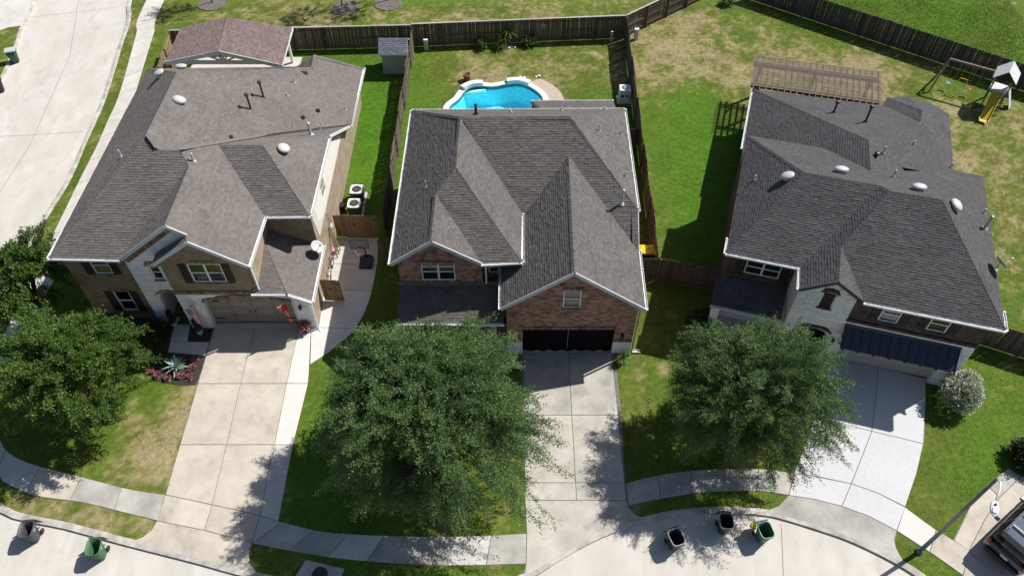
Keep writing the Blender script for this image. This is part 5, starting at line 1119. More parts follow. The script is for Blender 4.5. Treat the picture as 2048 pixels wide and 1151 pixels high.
tc_ = V3(34.95, 46.55, 0); sd_ = Vector((-.55, -.83, 0)).normalized(); sx = Vector((-sd_.y, sd_.x, 0)); MT = Matrix((sx, sd_, Vector((0, 0, 1)))).transposed()
for i in (-1, 1):
    for j in (-1, 1): mb = MB(); mb.box(tc_ + sx * i * .55 + sd_ * j * .55 + V3(0, 0, 1.3), (.1, .1, 2.6), MT); mb.build('tower_post', m_wood, t)
mb = MB(); mb.box(tc_ + V3(0, 0, 1.35), (1.2, 1.2, .06), MT); mb.build('platform', m_canvas, t)
for z in (1.6, 1.8, 2.0):
    for i in (-1, 1): mb = MB(); mb.box(tc_ + sx * i * .57 + V3(0, 0, z), (.03, 1.1, .1), MT); mb.build('rail', m_wood, t)
for i in (-1, 1):
    mb = MB(); a = tc_ + V3(0, 0, 3.15); ed = sx * i * .78 + V3(0, 0, -.75); P4 = [a + sd_ * .8, a - sd_ * .8, a - sd_ * .8 + ed, a + sd_ * .8 + ed]; up = V3(0, 0, .04)
    mb.add(P4 + [p + up for p in P4], [(0, 1, 2, 3), (7, 6, 5, 4), (0, 4, 5, 1), (1, 5, 6, 2), (2, 6, 7, 3), (3, 7, 4, 0)]); mb.build('roof_panel', m_canvas, t)
mb = MB(); a = tc_ + V3(0, 0, 3.1); mb.add([a + sd_ * .72, a + sd_ * .72 + sx * .7 - V3(0, 0, .68), a + sd_ * .72 - sx * .7 - V3(0, 0, .68)], [(0, 1, 2)]); mb.build('gable_board', m_shutter, t)
sl_ = MB(); s0 = tc_ + sd_ * .6 + V3(0, 0, 1.4); prof = []
for k in range(9):
    x = k / 8; z = 1.4 - 1.22 * min(1, x * 1.12) if x < .9 else .17; p = s0 + sd_ * (2.15 * x); prof.append(V3(p.x, p.y, max(z, .16)))
for k in range(8):
    a, b = prof[k], prof[k + 1]; up = V3(0, 0, .14)
    sl_.add([a - sx * .26, a + sx * .26, b + sx * .26, b - sx * .26, a - sx * .29 + up, a + sx * .29 + up, b + sx * .29 + up, b - sx * .29 + up, a - sx * .34 + up, b - sx * .34 + up, a + sx * .34 + up, b + sx * .34 + up], [(0, 1, 2, 3), (0, 3, 7, 4), (1, 5, 6, 2), (4, 7, 9, 8), (5, 10, 11, 6)])
sl_.build('slide', m_yel, t)
for k in range(5): mb = MB(); x = .2 + k * .25; mb.box(tc_ + sx * .5 + sd_ * (.6 + x * .5) + V3(0, 0, 1.3 - x), (.5, .1, .05), MT); mb.build('step', m_wood, t)
mb = MB(); mb.beam(tc_ + sx * .62 - sd_ * .3 + V3(0, 0, 1.4), tc_ + sx * 1.25 - sd_ * .3, .7, .04); mb.build('climbing_board', m_canvas, t)

# ============================================================ vegetation
def leafcloud(name, parent, m, spr, rng_, leafL, leafW, n_leaf, length, up, droop, center):
    """sprays: array of (x,y,z, dx,dy,dz); each carries leaves either side of a thin twig"""
    S = np.array(spr, float); ns = len(S); k = n_leaf
    t = np.linspace(.05, 1, k)[None, :, None]; d = S[:, 3:6][:, None, :]; L_ = (length * rng_.uniform(.55, 1.35, ns))[:, None, None]
    p = S[:, :3][:, None, :] + d * t * L_; p[..., 2] -= (droop * (t * L_) ** 2)[..., 0]
    p = p + rng_.normal(0, leafL * .45, p.shape)
    sd = rng_.normal(0, 1, (ns, k, 3)); sd -= (sd * d).sum(-1, keepdims=True) * d; sd /= np.linalg.norm(sd, axis=-1, keepdims=True)
    ld = d * .7 + sd * .8 + np.array([0, 0, up]); ld /= np.linalg.norm(ld, axis=-1, keepdims=True)
    wv = np.cross(ld, rng_.normal(0, 1, (ns, k, 3)) + np.array([0, 0, 1.2])); wv /= np.linalg.norm(wv, axis=-1, keepdims=True) + 1e-9
    sz = rng_.uniform(.6, 1.35, (ns, k, 1)); a = p; b = p + ld * leafL * .5 * sz + wv * leafW * sz; c = p + ld * leafL * sz; e = p + ld * leafL * .5 * sz - wv * leafW * sz
    v = np.stack([a, b, c, e], 2).reshape(-1, 3) - np.array(center); n = len(v) // 4
    me = bpy.data.meshes.new(name); me.vertices.add(len(v)); me.vertices.foreach_set('co', v.astype(np.float32).ravel()); me.loops.add(len(v)); me.loops.foreach_set('vertex_index', np.arange(len(v), dtype=np.int32))
    me.polygons.add(n); me.polygons.foreach_set('loop_start', np.arange(0, 4 * n, 4, dtype=np.int32)); me.polygons.foreach_set('loop_total', np.full(n, 4, np.int32)); me.update(calc_edges=True); me.materials.append(m)
    o = bpy.data.objects.new(name, me); COL.objects.link(o); o.parent = parent; WM[o.name] = WM[parent.name]; return o
def tree(label, base_, ctr, rad, m, nspr, seed, kind='shade_tree', leaf=(.085, .022), nleaf=34, slen=1.0, th=.16, group=None, droop=.25, ntw=34, spread=.75):
    rg = np.random.RandomState(seed); rp_ = random.Random(seed); b = Vector((*base_, 0)); t = thing(kind, label, 'tree', tuple(b), 0, group); c = Vector(ctr); rx_, ry_, rz_ = rad
    lob = rg.normal(0, 1, (22, 3)); lob /= np.linalg.norm(lob, axis=1, keepdims=True); la = rg.uniform(-.16, .26, 22)
    def R_(d): return .92 + (np.clip((d @ lob.T - .72) / .28, 0, 1) * la).sum(-1)
    fork = b.lerp(Vector((c.x, c.y, c.z)), .0); fork = Vector((b.x + (c.x - b.x) * .2, b.y + (c.y - b.y) * .2, max(1.5, c.z - rz_ * .55)))
    mb = MB(); mb.tube([b - V3(0, 0, .1), b + V3(.02, 0, .25), b.lerp(fork, .5), fork], [th * 1.5, th * 1.05, th * .95, th * .85], 10); tr = mb.build('trunk', m_bark, t, True)
    tips = []
    for k in range(9):
        a = 2.4 * k; el = rp_.uniform(.25, 1.2); d = Vector((math.cos(a) * math.cos(el), math.sin(a) * math.cos(el), math.sin(el))); r0 = float(R_(np.array([tuple(d)]))[0]) * .78
        e = c + Vector((d.x * rx_, d.y * ry_, d.z * rz_)) * r0; mid = fork.lerp(e, .45) + V3(rp_.uniform(-.3, .3), rp_.uniform(-.3, .3), .35)
        lb = MB(); lb.tube([fork - V3(0, 0, .25), fork.lerp(mid, .5), mid, mid.lerp(e, .6), e], [th * .6, th * .45, th * .32, th * .18, th * .06], 7)
        for j in range(5):
            s = mid.lerp(e, rp_.uniform(0, .8)); dd = Vector((rp_.uniform(-1, 1) * rx_, rp_.uniform(-1, 1) * ry_, rp_.uniform(-.2, .9) * rz_)) * .42; lb.tube([s, s + dd * .5 + V3(0, 0, .15), s + dd], [th * .16, th * .1, th * .04], 5)
        lb.build('limb', m_bark, t, True)
    # plumes: arching branches from the inner crown to its outline, each set with side twigs that carry the leaves
    npl = nspr; k = ntw; d = rg.normal(0, 1, (npl, 3)); d /= np.linalg.norm(d, axis=1, keepdims=True); lowm = d[:, 2] < -.62; d[lowm, 2] *= -1
    sq = 1 / (((np.abs(d[:, :2]) ** 3).sum(1)) ** (1 / 3) / (np.linalg.norm(d[:, :2], axis=1) + 1e-6)); sq = 1 + (sq - 1) * np.linalg.norm(d[:, :2], axis=1)
    rad_ = np.array([rx_, ry_, rz_]); end = np.array(c) + d * rad_ * (R_(d) * rg.uniform(.74, 1.06, npl) * sq)[:, None]; beg = np.array(c) + d * rad_ * rg.uniform(.2, .4, npl)[:, None] - np.array([0, 0, .12 * rz_])
    beg += rg.normal(0, .17, (npl, 3)) * rad_; tt = np.linspace(.3, 1, k)[None, :, None]; ln = np.linalg.norm(end - beg, axis=1)[:, None, None]
    pos = beg[:, None, :] + (end - beg)[:, None, :] * tt; pos[..., 2] += (ln * .16 * np.sin(np.pi * tt * .9))[..., 0]
    ax = (end - beg)[:, None, :] / ln + np.array([0, 0, 1.0]) * (.16 * np.pi * .9 * np.cos(np.pi * tt * .9)); ax /= np.linalg.norm(ax, axis=-1, keepdims=True)
    sd = rg.normal(0, 1, (npl, k, 3)); sd -= (sd * ax).sum(-1, keepdims=True) * ax; sd /= np.linalg.norm(sd, axis=-1, keepdims=True)
    dirv = ax * rg.uniform(.75, 1.2, (npl, k, 1)) + sd * spread * (1.15 - .5 * tt); dirv /= np.linalg.norm(dirv, axis=-1, keepdims=True)
    leafcloud('crown', t, m, np.concatenate([pos.reshape(-1, 3), dirv.reshape(-1, 3)], 1), rg, leaf[0], leaf[1], nleaf, slen, .12, droop, tuple(b))
    if npl > 60:
        tw = MB()
        for q in range(0, npl, 3): tw.tube([beg[q], pos[q, k // 3], pos[q, 2 * k // 3], pos[q, -1]], [.03, .02, .012, .005], 4, False)
        tw.build('branches', m_bark, t)['kind'] = 'stuff'
    return t
m_leafA = leafmat('elm_leaf', (.048, .098, .03), (.10, .178, .05), (.20, .295, .10), .28)
m_leafB = leafmat('oak_leaf', (.04, .085, .014), (.085, .16, .024), (.16, .24, .05), .3)
m_leafD = leafmat('dark_leaf', (.012, .03, .010), (.03, .06, .015), (.055, .09, .022), .2)
tree('broad feathery green tree in front of the red brick house', (-3.7, 16.9), (-4.0, 18.0, 4.85), (4.75, 4.9, 4.0), m_leafA, 640, 101, nleaf=19, slen=.55, leaf=(.085, .02), ntw=38, spread=.68)
tree('feathery green tree in front of the white stone gable', (11.2, 18.3), (11.2, 19.25, 4.25), (3.8, 3.8, 3.3), m_leafA, 480, 102, nleaf=19, slen=.5, leaf=(.08, .017), ntw=33, spread=.66)
tree('dense bright green tree on the lawn beside the mulch bed', (-21.3, 20.2), (-21.4, 21.0, 3.6), (3.3, 3.0, 2.7), m_leafB, 270, 103, nleaf=15, slen=.42, leaf=(.095, .029), ntw=34, spread=.66)
tree('leafy green tree beside the side walk at the tan house corner', (-26.1, 26.6), (-26.3, 27.0, 3.4), (2.0, 2.6, 2.4), m_leafB, 110, 104, nleaf=13, slen=.4, leaf=(.11, .036), ntw=30)
for k, (u, v, dx) in enumerate(((424, 6, 1), (684, 12, 2), (775, 2, 3))):
    g = G(u, v); tree(('young tree in the grey mulch ring nearest the side walk', 'young tree in the mulch ring behind the patio cover', 'young tree in the mulch ring behind the storage shed')[k], (g.x, g.y), (g.x + .1, g.y, 4.0), (1.7, 1.7, 1.5), m_leafD, 40, 110 + k, nleaf=10, slen=.35, th=.055, kind='young_tree', group='young trees behind the back fence', ntw=16)
def shrub(label, base_, rad, m, n, seed, leaf=(.07, .025), nleaf=14, slen=.35, kind='shrub', cat='shrub', group=None, z0=0.0):
    rg = np.random.RandomState(seed); b = Vector((*base_, z0)); t = thing(kind, label, cat, tuple(b), 0, group); mb = MB(); rp_ = random.Random(seed)
    for k in range(6): a = k * 1.05; mb.tube([b, b + V3(math.cos(a) * rad[0] * .3, math.sin(a) * rad[1] * .3, rad[2] * .7), b + V3(math.cos(a) * rad[0] * .65, math.sin(a) * rad[1] * .65, rad[2] * 1.3)], [.03, .02, .008], 5)
    mb.build('stem', m_bark, t); d = rg.normal(0, 1, (n, 3)); d /= np.linalg.norm(d, axis=1, keepdims=True); d[:, 2] = np.where(d[:, 2] < -.5, -d[:, 2], d[:, 2])
    lob = rg.normal(0, 1, (12, 3)); lob /= np.linalg.norm(lob, axis=1, keepdims=True); R_ = .9 + (np.clip((d @ lob.T - .7) / .3, 0, 1) * rg.uniform(-.18, .28, 12)).sum(-1)
    p = np.array([b.x, b.y, b.z + rad[2]]) + d * np.array(rad) * ((.5 + .5 * rg.uniform(0, 1, n) ** .5) * R_ * .85)[:, None]; dv = d + np.array([0, 0, .35]) + rg.normal(0, .4, (n, 3)); dv /= np.linalg.norm(dv, axis=1, keepdims=True)
    leafcloud('foliage', t, m, np.concatenate([p, dv], 1), rg, leaf[0], leaf[1], nleaf, slen, .1, .2, tuple(b)); return t
m_leafW = leafmat('variegated_leaf', (.17, .22, .12), (.46, .50, .37), (.70, .72, .62), .2); m_leafP = leafmat('pink_leaf', (.12, .04, .04), (.42, .15, .17), (.62, .34, .36), .2); m_leafO = leafmat('olive_leaf', (.03, .04, .012), (.055, .07, .02), (.09, .105, .03), .2)
g = G(1905, 805); shrub('large round white variegated shrub beside the pale driveway', (g.x, g.y), (1.08, 1.05, .95), m_leafW, 900, 201, (.09, .03), 14, .3)
g = G(1398, 660); shrub('dark evergreen shrub at the porch corner of the white stone house', (g.x, g.y), (.75, .7, .75), m_leafD, 420, 202)
g = G(2044, 915); shrub('dark glossy shrub beside the path at the parked vehicle', (g.x, g.y), (.85, .7, .5), m_leafD, 420, 203, (.09, .04))
g = G(2045, 935); shrub('low dark shrub spilling onto the neighbouring path corner', (g.x + .35, g.y + .1), (.6, .5, .35), m_leafD, 220, 204, (.09, .04))
for k, (u, v, r_) in enumerate(((240, 665, .75), (272, 682, .8), (300, 702, .75), (318, 668, .55))):
    g = G(u, v); shrub(('dark rounded hedge shrub at the tan house corner window', 'dark rounded hedge shrub between two hedge shrubs by the tan house', 'olive hedge shrub beside the mulch bed and tree', 'small dark shrub beside the stone entry pier')[k], (g.x, g.y), (r_, r_, r_ * .7), (m_leafD, m_leafD, m_leafO, m_leafD)[k], 330, 210 + k)
for u, v, lb in ((963, 96, 'low leafy green plant beside the yucca cluster at the pool fence'), (1060, 92, 'low leafy green plant beneath the blue star on the fence'), (1452, 10, 'low dark green bush in the far dry lawn corner')):
    g = G(u, v); shrub(lb, (g.x, g.y), (.36, .3, .22), m_leafA, 80, int(u), (.13, .04), 12, .4, 'plant', 'plant')
for k, (u, v) in enumerate(((302, 744), (318, 753), (337, 757), (361, 753), (380, 756), (386, 738), (391, 723))):
    g = G(u, v); shrub('low pink leaved bedding plant around the pale agave', (g.x, g.y), (.15, .14, .1), m_leafP, 22, 230 + k, (.08, .032), 7, .1, 'bedding_plant', 'plant', 'pink bedding plants in the mulch bed', .03)
def spiky(label, base_, n, ln, wd, m, seed, el=(.2, 1.3), kind='yucca', z0=0.0, fold=.25, bend=.35, name='leaf', pot=None, cat='plant'):
    rp_ = random.Random(seed); b = Vector((*base_, z0)); t = thing(kind, label, cat, tuple(b))
    for k in range(n):
        a = k * 2.399 + rp_.uniform(-.2, .2); e = el[0] + (el[1] - el[0]) * (k / n) ** .9; L_ = ln * rp_.uniform(.8, 1.1); mb = MB(); d = Vector((math.cos(a), math.sin(a), 0)); s = Vector((-d.y, d.x, 0)); pts = []
        for j in range(6):
            x = j / 5; w_ = wd * (.55 + 1.1 * x if x < .4 else 1.0 * (1 - x) / .6 + .02); c = b + d * (L_ * x * math.cos(e)) + V3(0, 0, L_ * x * math.sin(e) - bend * L_ * x * x * math.cos(e) + .05); pts += [c - s * w_ + V3(0, 0, fold * w_), c, c + s * w_ + V3(0, 0, fold * w_)]
        mb.add(pts, [(j * 3 + i, j * 3 + i + 1, j * 3 + i + 4, j * 3 + i + 3) for j in range(5) for i in range(2)]); mb.build(name, m, t)
    if pot: pot(t)
    return t
m_agave = leafmat('agave_leaf', (.20, .29, .26), (.30, .39, .35), (.45, .5, .42), .08); m_yuc = leafmat('yucca_leaf', (.03, .07, .012), (.07, .14, .02), (.17, .24, .05), .15)
g = G(354, 736); spiky('large blue grey agave rosette in the mulch bed', (g.x, g.y), 26, .78, .075, m_agave, 5, (.12, 1.25), 'agave', .05, .5, .05)
def potfn(r, h, mm):
    def f(t):
        mb = MB(); b = Vector(t.location); mb.lathe([(r * .65, -h), (r * .95, -.06), (r * 1.08, -.05), (r * 1.08, .02), (r * .9, .02), (r * .85, -.04), (.02, -.05)], b, 16); mb.build('pot', mm, t, True)
    return f
g = G(1243, 726); spiky('potted yucca with arching green leaves beside the screened garage', (g.x, g.y), 46, .62, .022, m_yuc, 6, (.05, 1.4), 'yucca', .42, .2, .45, pot=potfn(.2, .4, m_terra))
for (u, v, ln, z0, lb) in ((1002, 99, .8, .35, 'short spiky yucca in front of the tall yucca by the pool fence'), (1018, 88, 1.0, 1.1, 'tall spiky yucca with bare stem against the pool fence'), (1008, 92, .8, .7, 'medium spiky yucca between two others at the pool fence')):
    g = G(u, v); tt = spiky(lb, (g.x, g.y), 44, ln, .03, m_yuc, int(u), (-.1, 1.4), 'yucca', z0, .2, .3); mb = MB(); mb.tube([(g.x, g.y, 0), (g.x, g.y, z0 + .08)], [.09, .06], 8); mb.build('stem', m_bark, tt)
rg_ = random.Random(9)
for k, (u, v) in enumerate(((1018, 97), (1024, 95), (1030, 96), (1040, 155), (1048, 157), (1072, 155), (1078, 153))):
    g = G(u, v); mb = MB(); mb.ball((g.x, g.y, .05), (rg_.uniform(.1, .2), rg_.uniform(.08, .14), .08), 7, 4, Matrix.Rotation(k, 3, 'Z')); o = mb.build('garden_rock', m_stone); tag(o, 'small pale garden rock by the yucca' if k < 3 else 'small pale garden rock behind the pool coping', 'rock', 'pale garden rocks')
def topiary(label, u, v):
    g = G(u, v); t = thing('topiary', label, 'plant', (g.x, g.y, 0)); b = V3(g.x, g.y, 0); mb = MB(); mb.lathe([(.13, .0), (.17, .28), (.2, .3), (.2, .34), (.16, .34), (.02, .3)], b, 14); mb.build('pot', m_white, t, True); mb = MB(); mb.tube([b + V3(0, 0, .3), b + V3(0, 0, 1.4)], .02, 6); mb.build('stem', m_bark, t)
    rg = np.random.RandomState(int(u))
    for z, r in ((.55, .2), (.92, .16), (1.24, .12)):
        d = rg.normal(0, 1, (110, 3)); d /= np.linalg.norm(d, axis=1, keepdims=True); p = np.array([g.x, g.y, z]) + d * r * .7; leafcloud('foliage_ball', t, m_leafD, np.concatenate([p, d], 1), rg, .05, .02, 6, r * .35, 0, 0, (g.x, g.y, 0))['kind'] = 'stuff'
topiary('three ball topiary in a white pot beside the stone entry arch', 351, 651); topiary('three ball topiary in a white pot in the small mulch bed by the garage', 402, 667)
g = G(612, 662); t = thing('flower_pot', 'black pot of pink flowers at the foot of the garage pier', 'flower pot', (g.x, g.y, .03)); mb = MB(); mb.lathe([(.14, 0), (.2, .3), (.22, .32), (.2, .34), (.02, .3)], (g.x, g.y, .03), 14); mb.build('pot', m_black, t)
rg = np.random.RandomState(8); d = rg.normal(0, 1, (120, 3)); d /= np.linalg.norm(d, axis=1, keepdims=True); d[:, 2] = abs(d[:, 2]); leafcloud('flowers', t, m_leafP, np.concatenate([np.array([g.x, g.y, .4]) + d * .16, d], 1), rg, .08, .04, 7, .2, 0, .1, (g.x, g.y, .03))
g = G(934, 160); t = thing('terracotta_pot', 'round terracotta pot on the grass beside the pool coping', 'pot', (g.x, g.y, 0)); mb = MB(); mb.lathe([(.2, 0), (.27, .3), (.3, .42), (.32, .46), (.32, .54), (.26, .54), (.24, .45), (.02, .42)], (g.x, g.y, 0), 18); mb.build('bowl', m_terra, t, True); mb = MB(); mb.lathe([(.24, .44), (.02, .46)], (g.x, g.y, 0), 14); mb.build('soil', m_mulch, t)
# ============================================================ bins, vehicle, lamp and small things
def bin_(label, u, v, rot, m, m_rim=None, z=-.1, lid='back', group=None, lid_m=None, sticker=True):
    g = G(u, v, z); t = thing('wheeled_bin', label, 'bin', (g.x, g.y, z), rot, group); Mw = WM[t.name]
    def put(mb): mb.v = [tuple(Mw @ Vector(q)) for q in mb.v]; return mb
    # hollow tapered tub, front faces -y in its own frame
    a, b, h = (.22, .25), (.31, .38), 1.02; n = 20
    def ring(w_, d_, zz, k=.08): 
        out = []
        for i in range(n):
            an = 2 * math.pi * i / n; c, s = math.cos(an), math.sin(an); p = 5.0; r = (abs(c) ** p + abs(s) ** p) ** (-1 / p); out.append((r * c * w_, r * s * d_, zz))
        return out
    mb = MB(); rings = [ring(a[0], a[1], .06), ring(a[0] * 1.0, a[1], .1), ring(a[0] + (b[0] - a[0]) * .5, a[1] + (b[1] - a[1]) * .5, .55), ring(b[0], b[1], h), ring(b[0] - .022, b[1] - .022, h), ring(a[0] + (b[0] - a[0]) * .5 - .022, a[1] + (b[1] - a[1]) * .5 - .022, .55), ring(a[0] - .02, a[1] - .02, .1)]
    for r_ in rings: mb.v += r_
    mb.f = [(i * n + j, i * n + (j + 1) % n, (i + 1) * n + (j + 1) % n, (i + 1) * n + j) for i in range(6) for j in range(n)] + [tuple(range(n - 1, -1, -1)), tuple(6 * n + j for j in range(n))]
    put(mb).build('tub', m, t, True)
    mb = MB(); R1 = ring(b[0] + .025, b[1] + .025, h - .03); R2 = ring(b[0] + .025, b[1] + .025, h + .012); R3 = ring(b[0] - .02, b[1] - .02, h + .015); R4 = ring(b[0] - .01, b[1] - .01, h - .03); mb.v = R1 + R2 + R3 + R4; mb.f = [(i * n + j, i * n + (j + 1) % n, ((i + 1) % 4) * n + (j + 1) % n, ((i + 1) % 4) * n + j) for i in range(4) for j in range(n)]; put(mb).build('rim', m_rim or m, t, True)
    for s in (-1, 1):
        mb = MB(); mb.lathe([(.06, -.03), (.125, -.035), (.13, 0), (.125, .035), (.06, .03)], (s * .27, .27, .13), 14, Matrix.Rotation(math.pi / 2, 3, 'Y')); put(mb).build('wheel', m_black, t, True)
    mb = MB(); mb.tube([(-.3, .27, .13), (.3, .27, .13)], .015, 6); put(mb).build('axle', m_black, t)
    mb = MB(); mb.tube([(-.24, .38, h - .05), (-.24, .46, h), (.24, .46, h), (.24, .38, h - .05)], .018, 6); put(mb).build('handle', m, t)
    mb = MB()
    for k in range(4): mb.box((-.15 + .1 * k, -.40, h - .06), (.035, .04, .06))
    put(mb).build('lift_rib', m_black if m is not m_black else m, t)
    mb = MB()
    if lid == 'back':
        mb.add([(-.32, .42, h + .02), (.32, .42, h + .02), (.30, .60, h - .68), (-.30, .60, h - .68), (-.32, .45, h + .02), (.32, .45, h + .02), (.30, .64, h - .68), (-.30, .64, h - .68)], [(0, 1, 2, 3), (7, 6, 5, 4), (0, 4, 5, 1), (3, 2, 6, 7), (0, 3, 7, 4), (1, 5, 6, 2)])
    else:
        for x0, x1, z0, z1 in ((-.34, .34, .0, .05),): mb.box((0, 0, h + .05), (.66, .80, .05)); mb.box((0, -.02, h + .085), (.54, .62, .04))
    put(mb).build('lid', lid_m or m, t)
    if sticker: mb = MB(); mb.add([(.298, -.06, .78), (.298, .1, .78), (.312, .1, .9), (.312, -.06, .9)], [(0, 1, 2, 3)]); put(mb).build('sticker', m_vent, t)
    return t
m_bgrey = mat('bin_grey', (.05, .058, .068), (.062, .07, .08), 5, 4, .5); m_bgreen = mat('bin_green', (.045, .125, .06), (.055, .145, .07), 5, 4, .5); m_bgreen_d = mat('bin_dark_green', (.03, .10, .055), (.04, .12, .065), 5, 4, .5); m_bblack = mat('bin_black', (.02, .021, .025), (.032, .033, .038), 5, 4, .45); m_rimg = mat('bin_pale_rim', (.30, .32, .33), (.36, .38, .39), 5, 3, .5); m_rimgr = mat('bin_mint_rim', (.18, .36, .26), (.22, .4, .3), 5, 3, .5)
bin_('open grey wheeled bin at the kerb below the lawn tree', 72, 1075, .10, m_bgrey); bin_('open bright green wheeled bin at the kerb beside the grey bin', 204, 1110, .10, m_bgreen)
bin_('open black wheeled bin alone on the sunlit street by the middle drive', 1346, 1090, .32, m_bblack, m_rimg, sticker=False); bin_('open black wheeled bin against the kerb beside the mint rimmed bin', 1444, 1058, -.05, m_bblack, m_rimg, sticker=False)
bin_('open dark green wheeled bin with mint rim and yellow tag', 1521, 1076, .2, m_bgreen_d, m_rimgr, sticker=False)
g = G(1506, 1050, .7); tt = thing('yellow_bag', 'crumpled yellow bag hanging on the mint rimmed green bin', 'bag', tuple(g)); mb = MB(); rg_ = random.Random(4)
mb.ball(g, (.17, .1, .14), 9, 6); mb.v = [(x + rg_.uniform(-.03, .03), y + rg_.uniform(-.03, .03), z + rg_.uniform(-.03, .03)) for x, y, z in mb.v]; mb.build('bag_body', mat('yellow_film', (.62, .42, .02), (.7, .52, .05), 5, 3, .4), tt); mb = MB(); mb.tube([g + V3(0, 0, .1), g + V3(.12, .02, .22), g + V3(.24, -.02, .3)], [.05, .03, .02], 6); mb.build('bag_neck', bpy.data.materials['yellow_film'], tt)
bin_('pale lidded green bin standing on the side street', 33, 124, 1.9, m_bgreen_d, None, -.1, 'top', None, m_vent); bin_('dark green lidded bin at the edge of the side street', 3, 183, 1.9, m_bblack, None, -.1, 'top', None, m_bgreen)
# yellow lidded cart behind the gate
g = G(1295, 499, 1.1); t = thing('yellow_storage_bin', 'yellow plastic storage bin behind the gate of the red house', 'storage bin', (g.x, g.y, 0)); mb = MB(); mb.box((g.x, g.y, .5), (.85, .62, 1.0)); mb.build('tub', m_black, t, bevel=.04); mb = MB(); mb.box((g.x, g.y, 1.08), (.95, .7, .16))
for k in range(3): mb.box((g.x - .3 + .3 * k, g.y, 1.17), (.2, .55, .03))
mb.build('lid', mat('yellow_lid', (.72, .52, .0), (.78, .58, .01), 4, 2, .4), t, bevel=.03)
# pool equipment box
g = G(1247, 200); t = thing('pool_heater', 'white pool heater cabinet with dark louvres beside the fence', 'pool heater', (g.x, g.y, 0)); mb = MB(); mb.box((g.x, g.y, .55), (.8, .75, 1.1)); mb.build('cabinet', m_white, t, bevel=.03)
mb = MB()
for x in (-.17, .17): mb.box((g.x + x, g.y - .38, .62), (.22, .03, .14))
mb.build('louvre', m_black, t); mb = MB(); mb.lathe([(.2, 1.1), (.22, 1.16), (.1, 1.2), (.02, 1.2)], (g.x, g.y, 0), 16); mb.build('top_vent', m_metal, t); mb = MB(); mb.box((g.x, g.y, .0), (1.0, .95, .08)); mb.build('pad', m_concrete, t)
for u, v, lb in ((853, 100, 'white utility pedestal in the pool lawn corner by the shed'), (1222, 84, 'slim white utility post in the shaded pool fence corner'), (1271, 79, 'white utility pedestal on the dry side of the pool fence')):
    g = G(u, v); t = thing('utility_pedestal', lb, 'utility box', (g.x, g.y, 0)); r = .09 if 'slim' in lb else .16; mb = MB(); mb.box((g.x, g.y, .45), (r * 2, r * 1.6, .9)); mb.build('housing', m_vent, t, bevel=.02); mb = MB(); mb.box((g.x, g.y, .92), (r * 2.15, r * 1.75, .08)); mb.build('cap', m_white, t, bevel=.02)
# star on the fence
g = Yp(1087, 52, 54.35); t = thing('wall_star', 'pale blue metal barn star hung on the brown pool fence', 'star', (g.x, g.y, g.z)); mb = MB(); pts = [V3(g.x + math.sin(k * math.pi / 5) * (.34 if k % 2 == 0 else .14), g.y, g.z + math.cos(k * math.pi / 5) * (.34 if k % 2 == 0 else .14)) for k in range(10)]
mb.add(pts + [V3(g.x, g.y - .08, g.z), V3(g.x, g.y + .02, g.z)], [(k, (k + 1) % 10, 10) for k in range(10)] + [((k + 1) % 10, k, 11) for k in range(10)]); mb.build('star_face', mat('star_blue', (.20, .28, .34), (.28, .36, .42), 5, 3, .5), t)
# air conditioners
def ac(label, u, v):
    g = G(u, v, .85); t = thing('air_conditioner', label, 'air conditioner', (g.x, g.y, 0)); mb = MB(); mb.box((g.x, g.y, .03), (1.05, 1.05, .1)); mb.build('pad', m_concrete, t); mb = MB(); mb.box((g.x, g.y, .45), (.78, .78, .74)); mb.build('coil', m_black, t, bevel=.04)
    mb = MB()
    for k in range(11):
        for s in (-1, 1): mb.box((g.x, g.y + s * .393, .13 + k * .066), (.74, .012, .02)); mb.box((g.x + s * .393, g.y, .13 + k * .066), (.012, .74, .02))
    mb.build('louvre', m_metal_dk, t)
    mb = MB(); n = 24; R1 = .31; vs = []; fs = []
    for i in range(n):
        a = 2 * math.pi * i / n; c, s = math.cos(a), math.sin(a); r = (abs(c) ** 8 + abs(s) ** 8) ** (-1 / 8) * .41
        vs += [(g.x + R1 * c, g.y + R1 * s, .86), (g.x + r * c, g.y + r * s, .86), (g.x + r * c, g.y + r * s, .80), (g.x + R1 * c, g.y + R1 * s, .80)]
    for i in range(n):
        j = (i + 1) % n; fs += [(i * 4, i * 4 + 1, j * 4 + 1, j * 4), (i * 4 + 1, i * 4 + 2, j * 4 + 2, j * 4 + 1), (i * 4 + 3, i * 4, j * 4, j * 4 + 3)]
    mb.add(vs, fs); mb.build('top_panel', m_white, t); mb = MB()
    for r in (.08, .15, .22, .29): mb.tube([(g.x + r * math.cos(k * .393), g.y + r * math.sin(k * .393), .855) for k in range(17)], .006, 4)
    for k in range(8): a = k * math.pi / 4; mb.tube([(g.x, g.y, .855), (g.x + .31 * math.cos(a), g.y + .31 * math.sin(a), .855)], .006, 4)
    mb.build('grille', m_metal, t); mb = MB()
    for k in range(4): a = k * math.pi / 2 + .4; mb.box((g.x + .15 * math.cos(a), g.y + .15 * math.sin(a), .76), (.24, .12, .012), Matrix.Rotation(a, 3, 'Z') @ Matrix.Rotation(.4, 3, 'X'))
    mb.lathe([(.08, .72), (.08, .79), (.02, .8)], (g.x, g.y, 0), 10); mb.build('fan', m_metal, t)
ac('white topped air conditioner beside the bright side lawn', 713, 378); ac('white topped air conditioner next to the cedar gate', 708, 406)
g = G(685, 420); t = thing('hose_reel', 'black hose coiled on a reel beside the air conditioner', 'hose reel', (g.x, g.y, 0)); mb = MB()
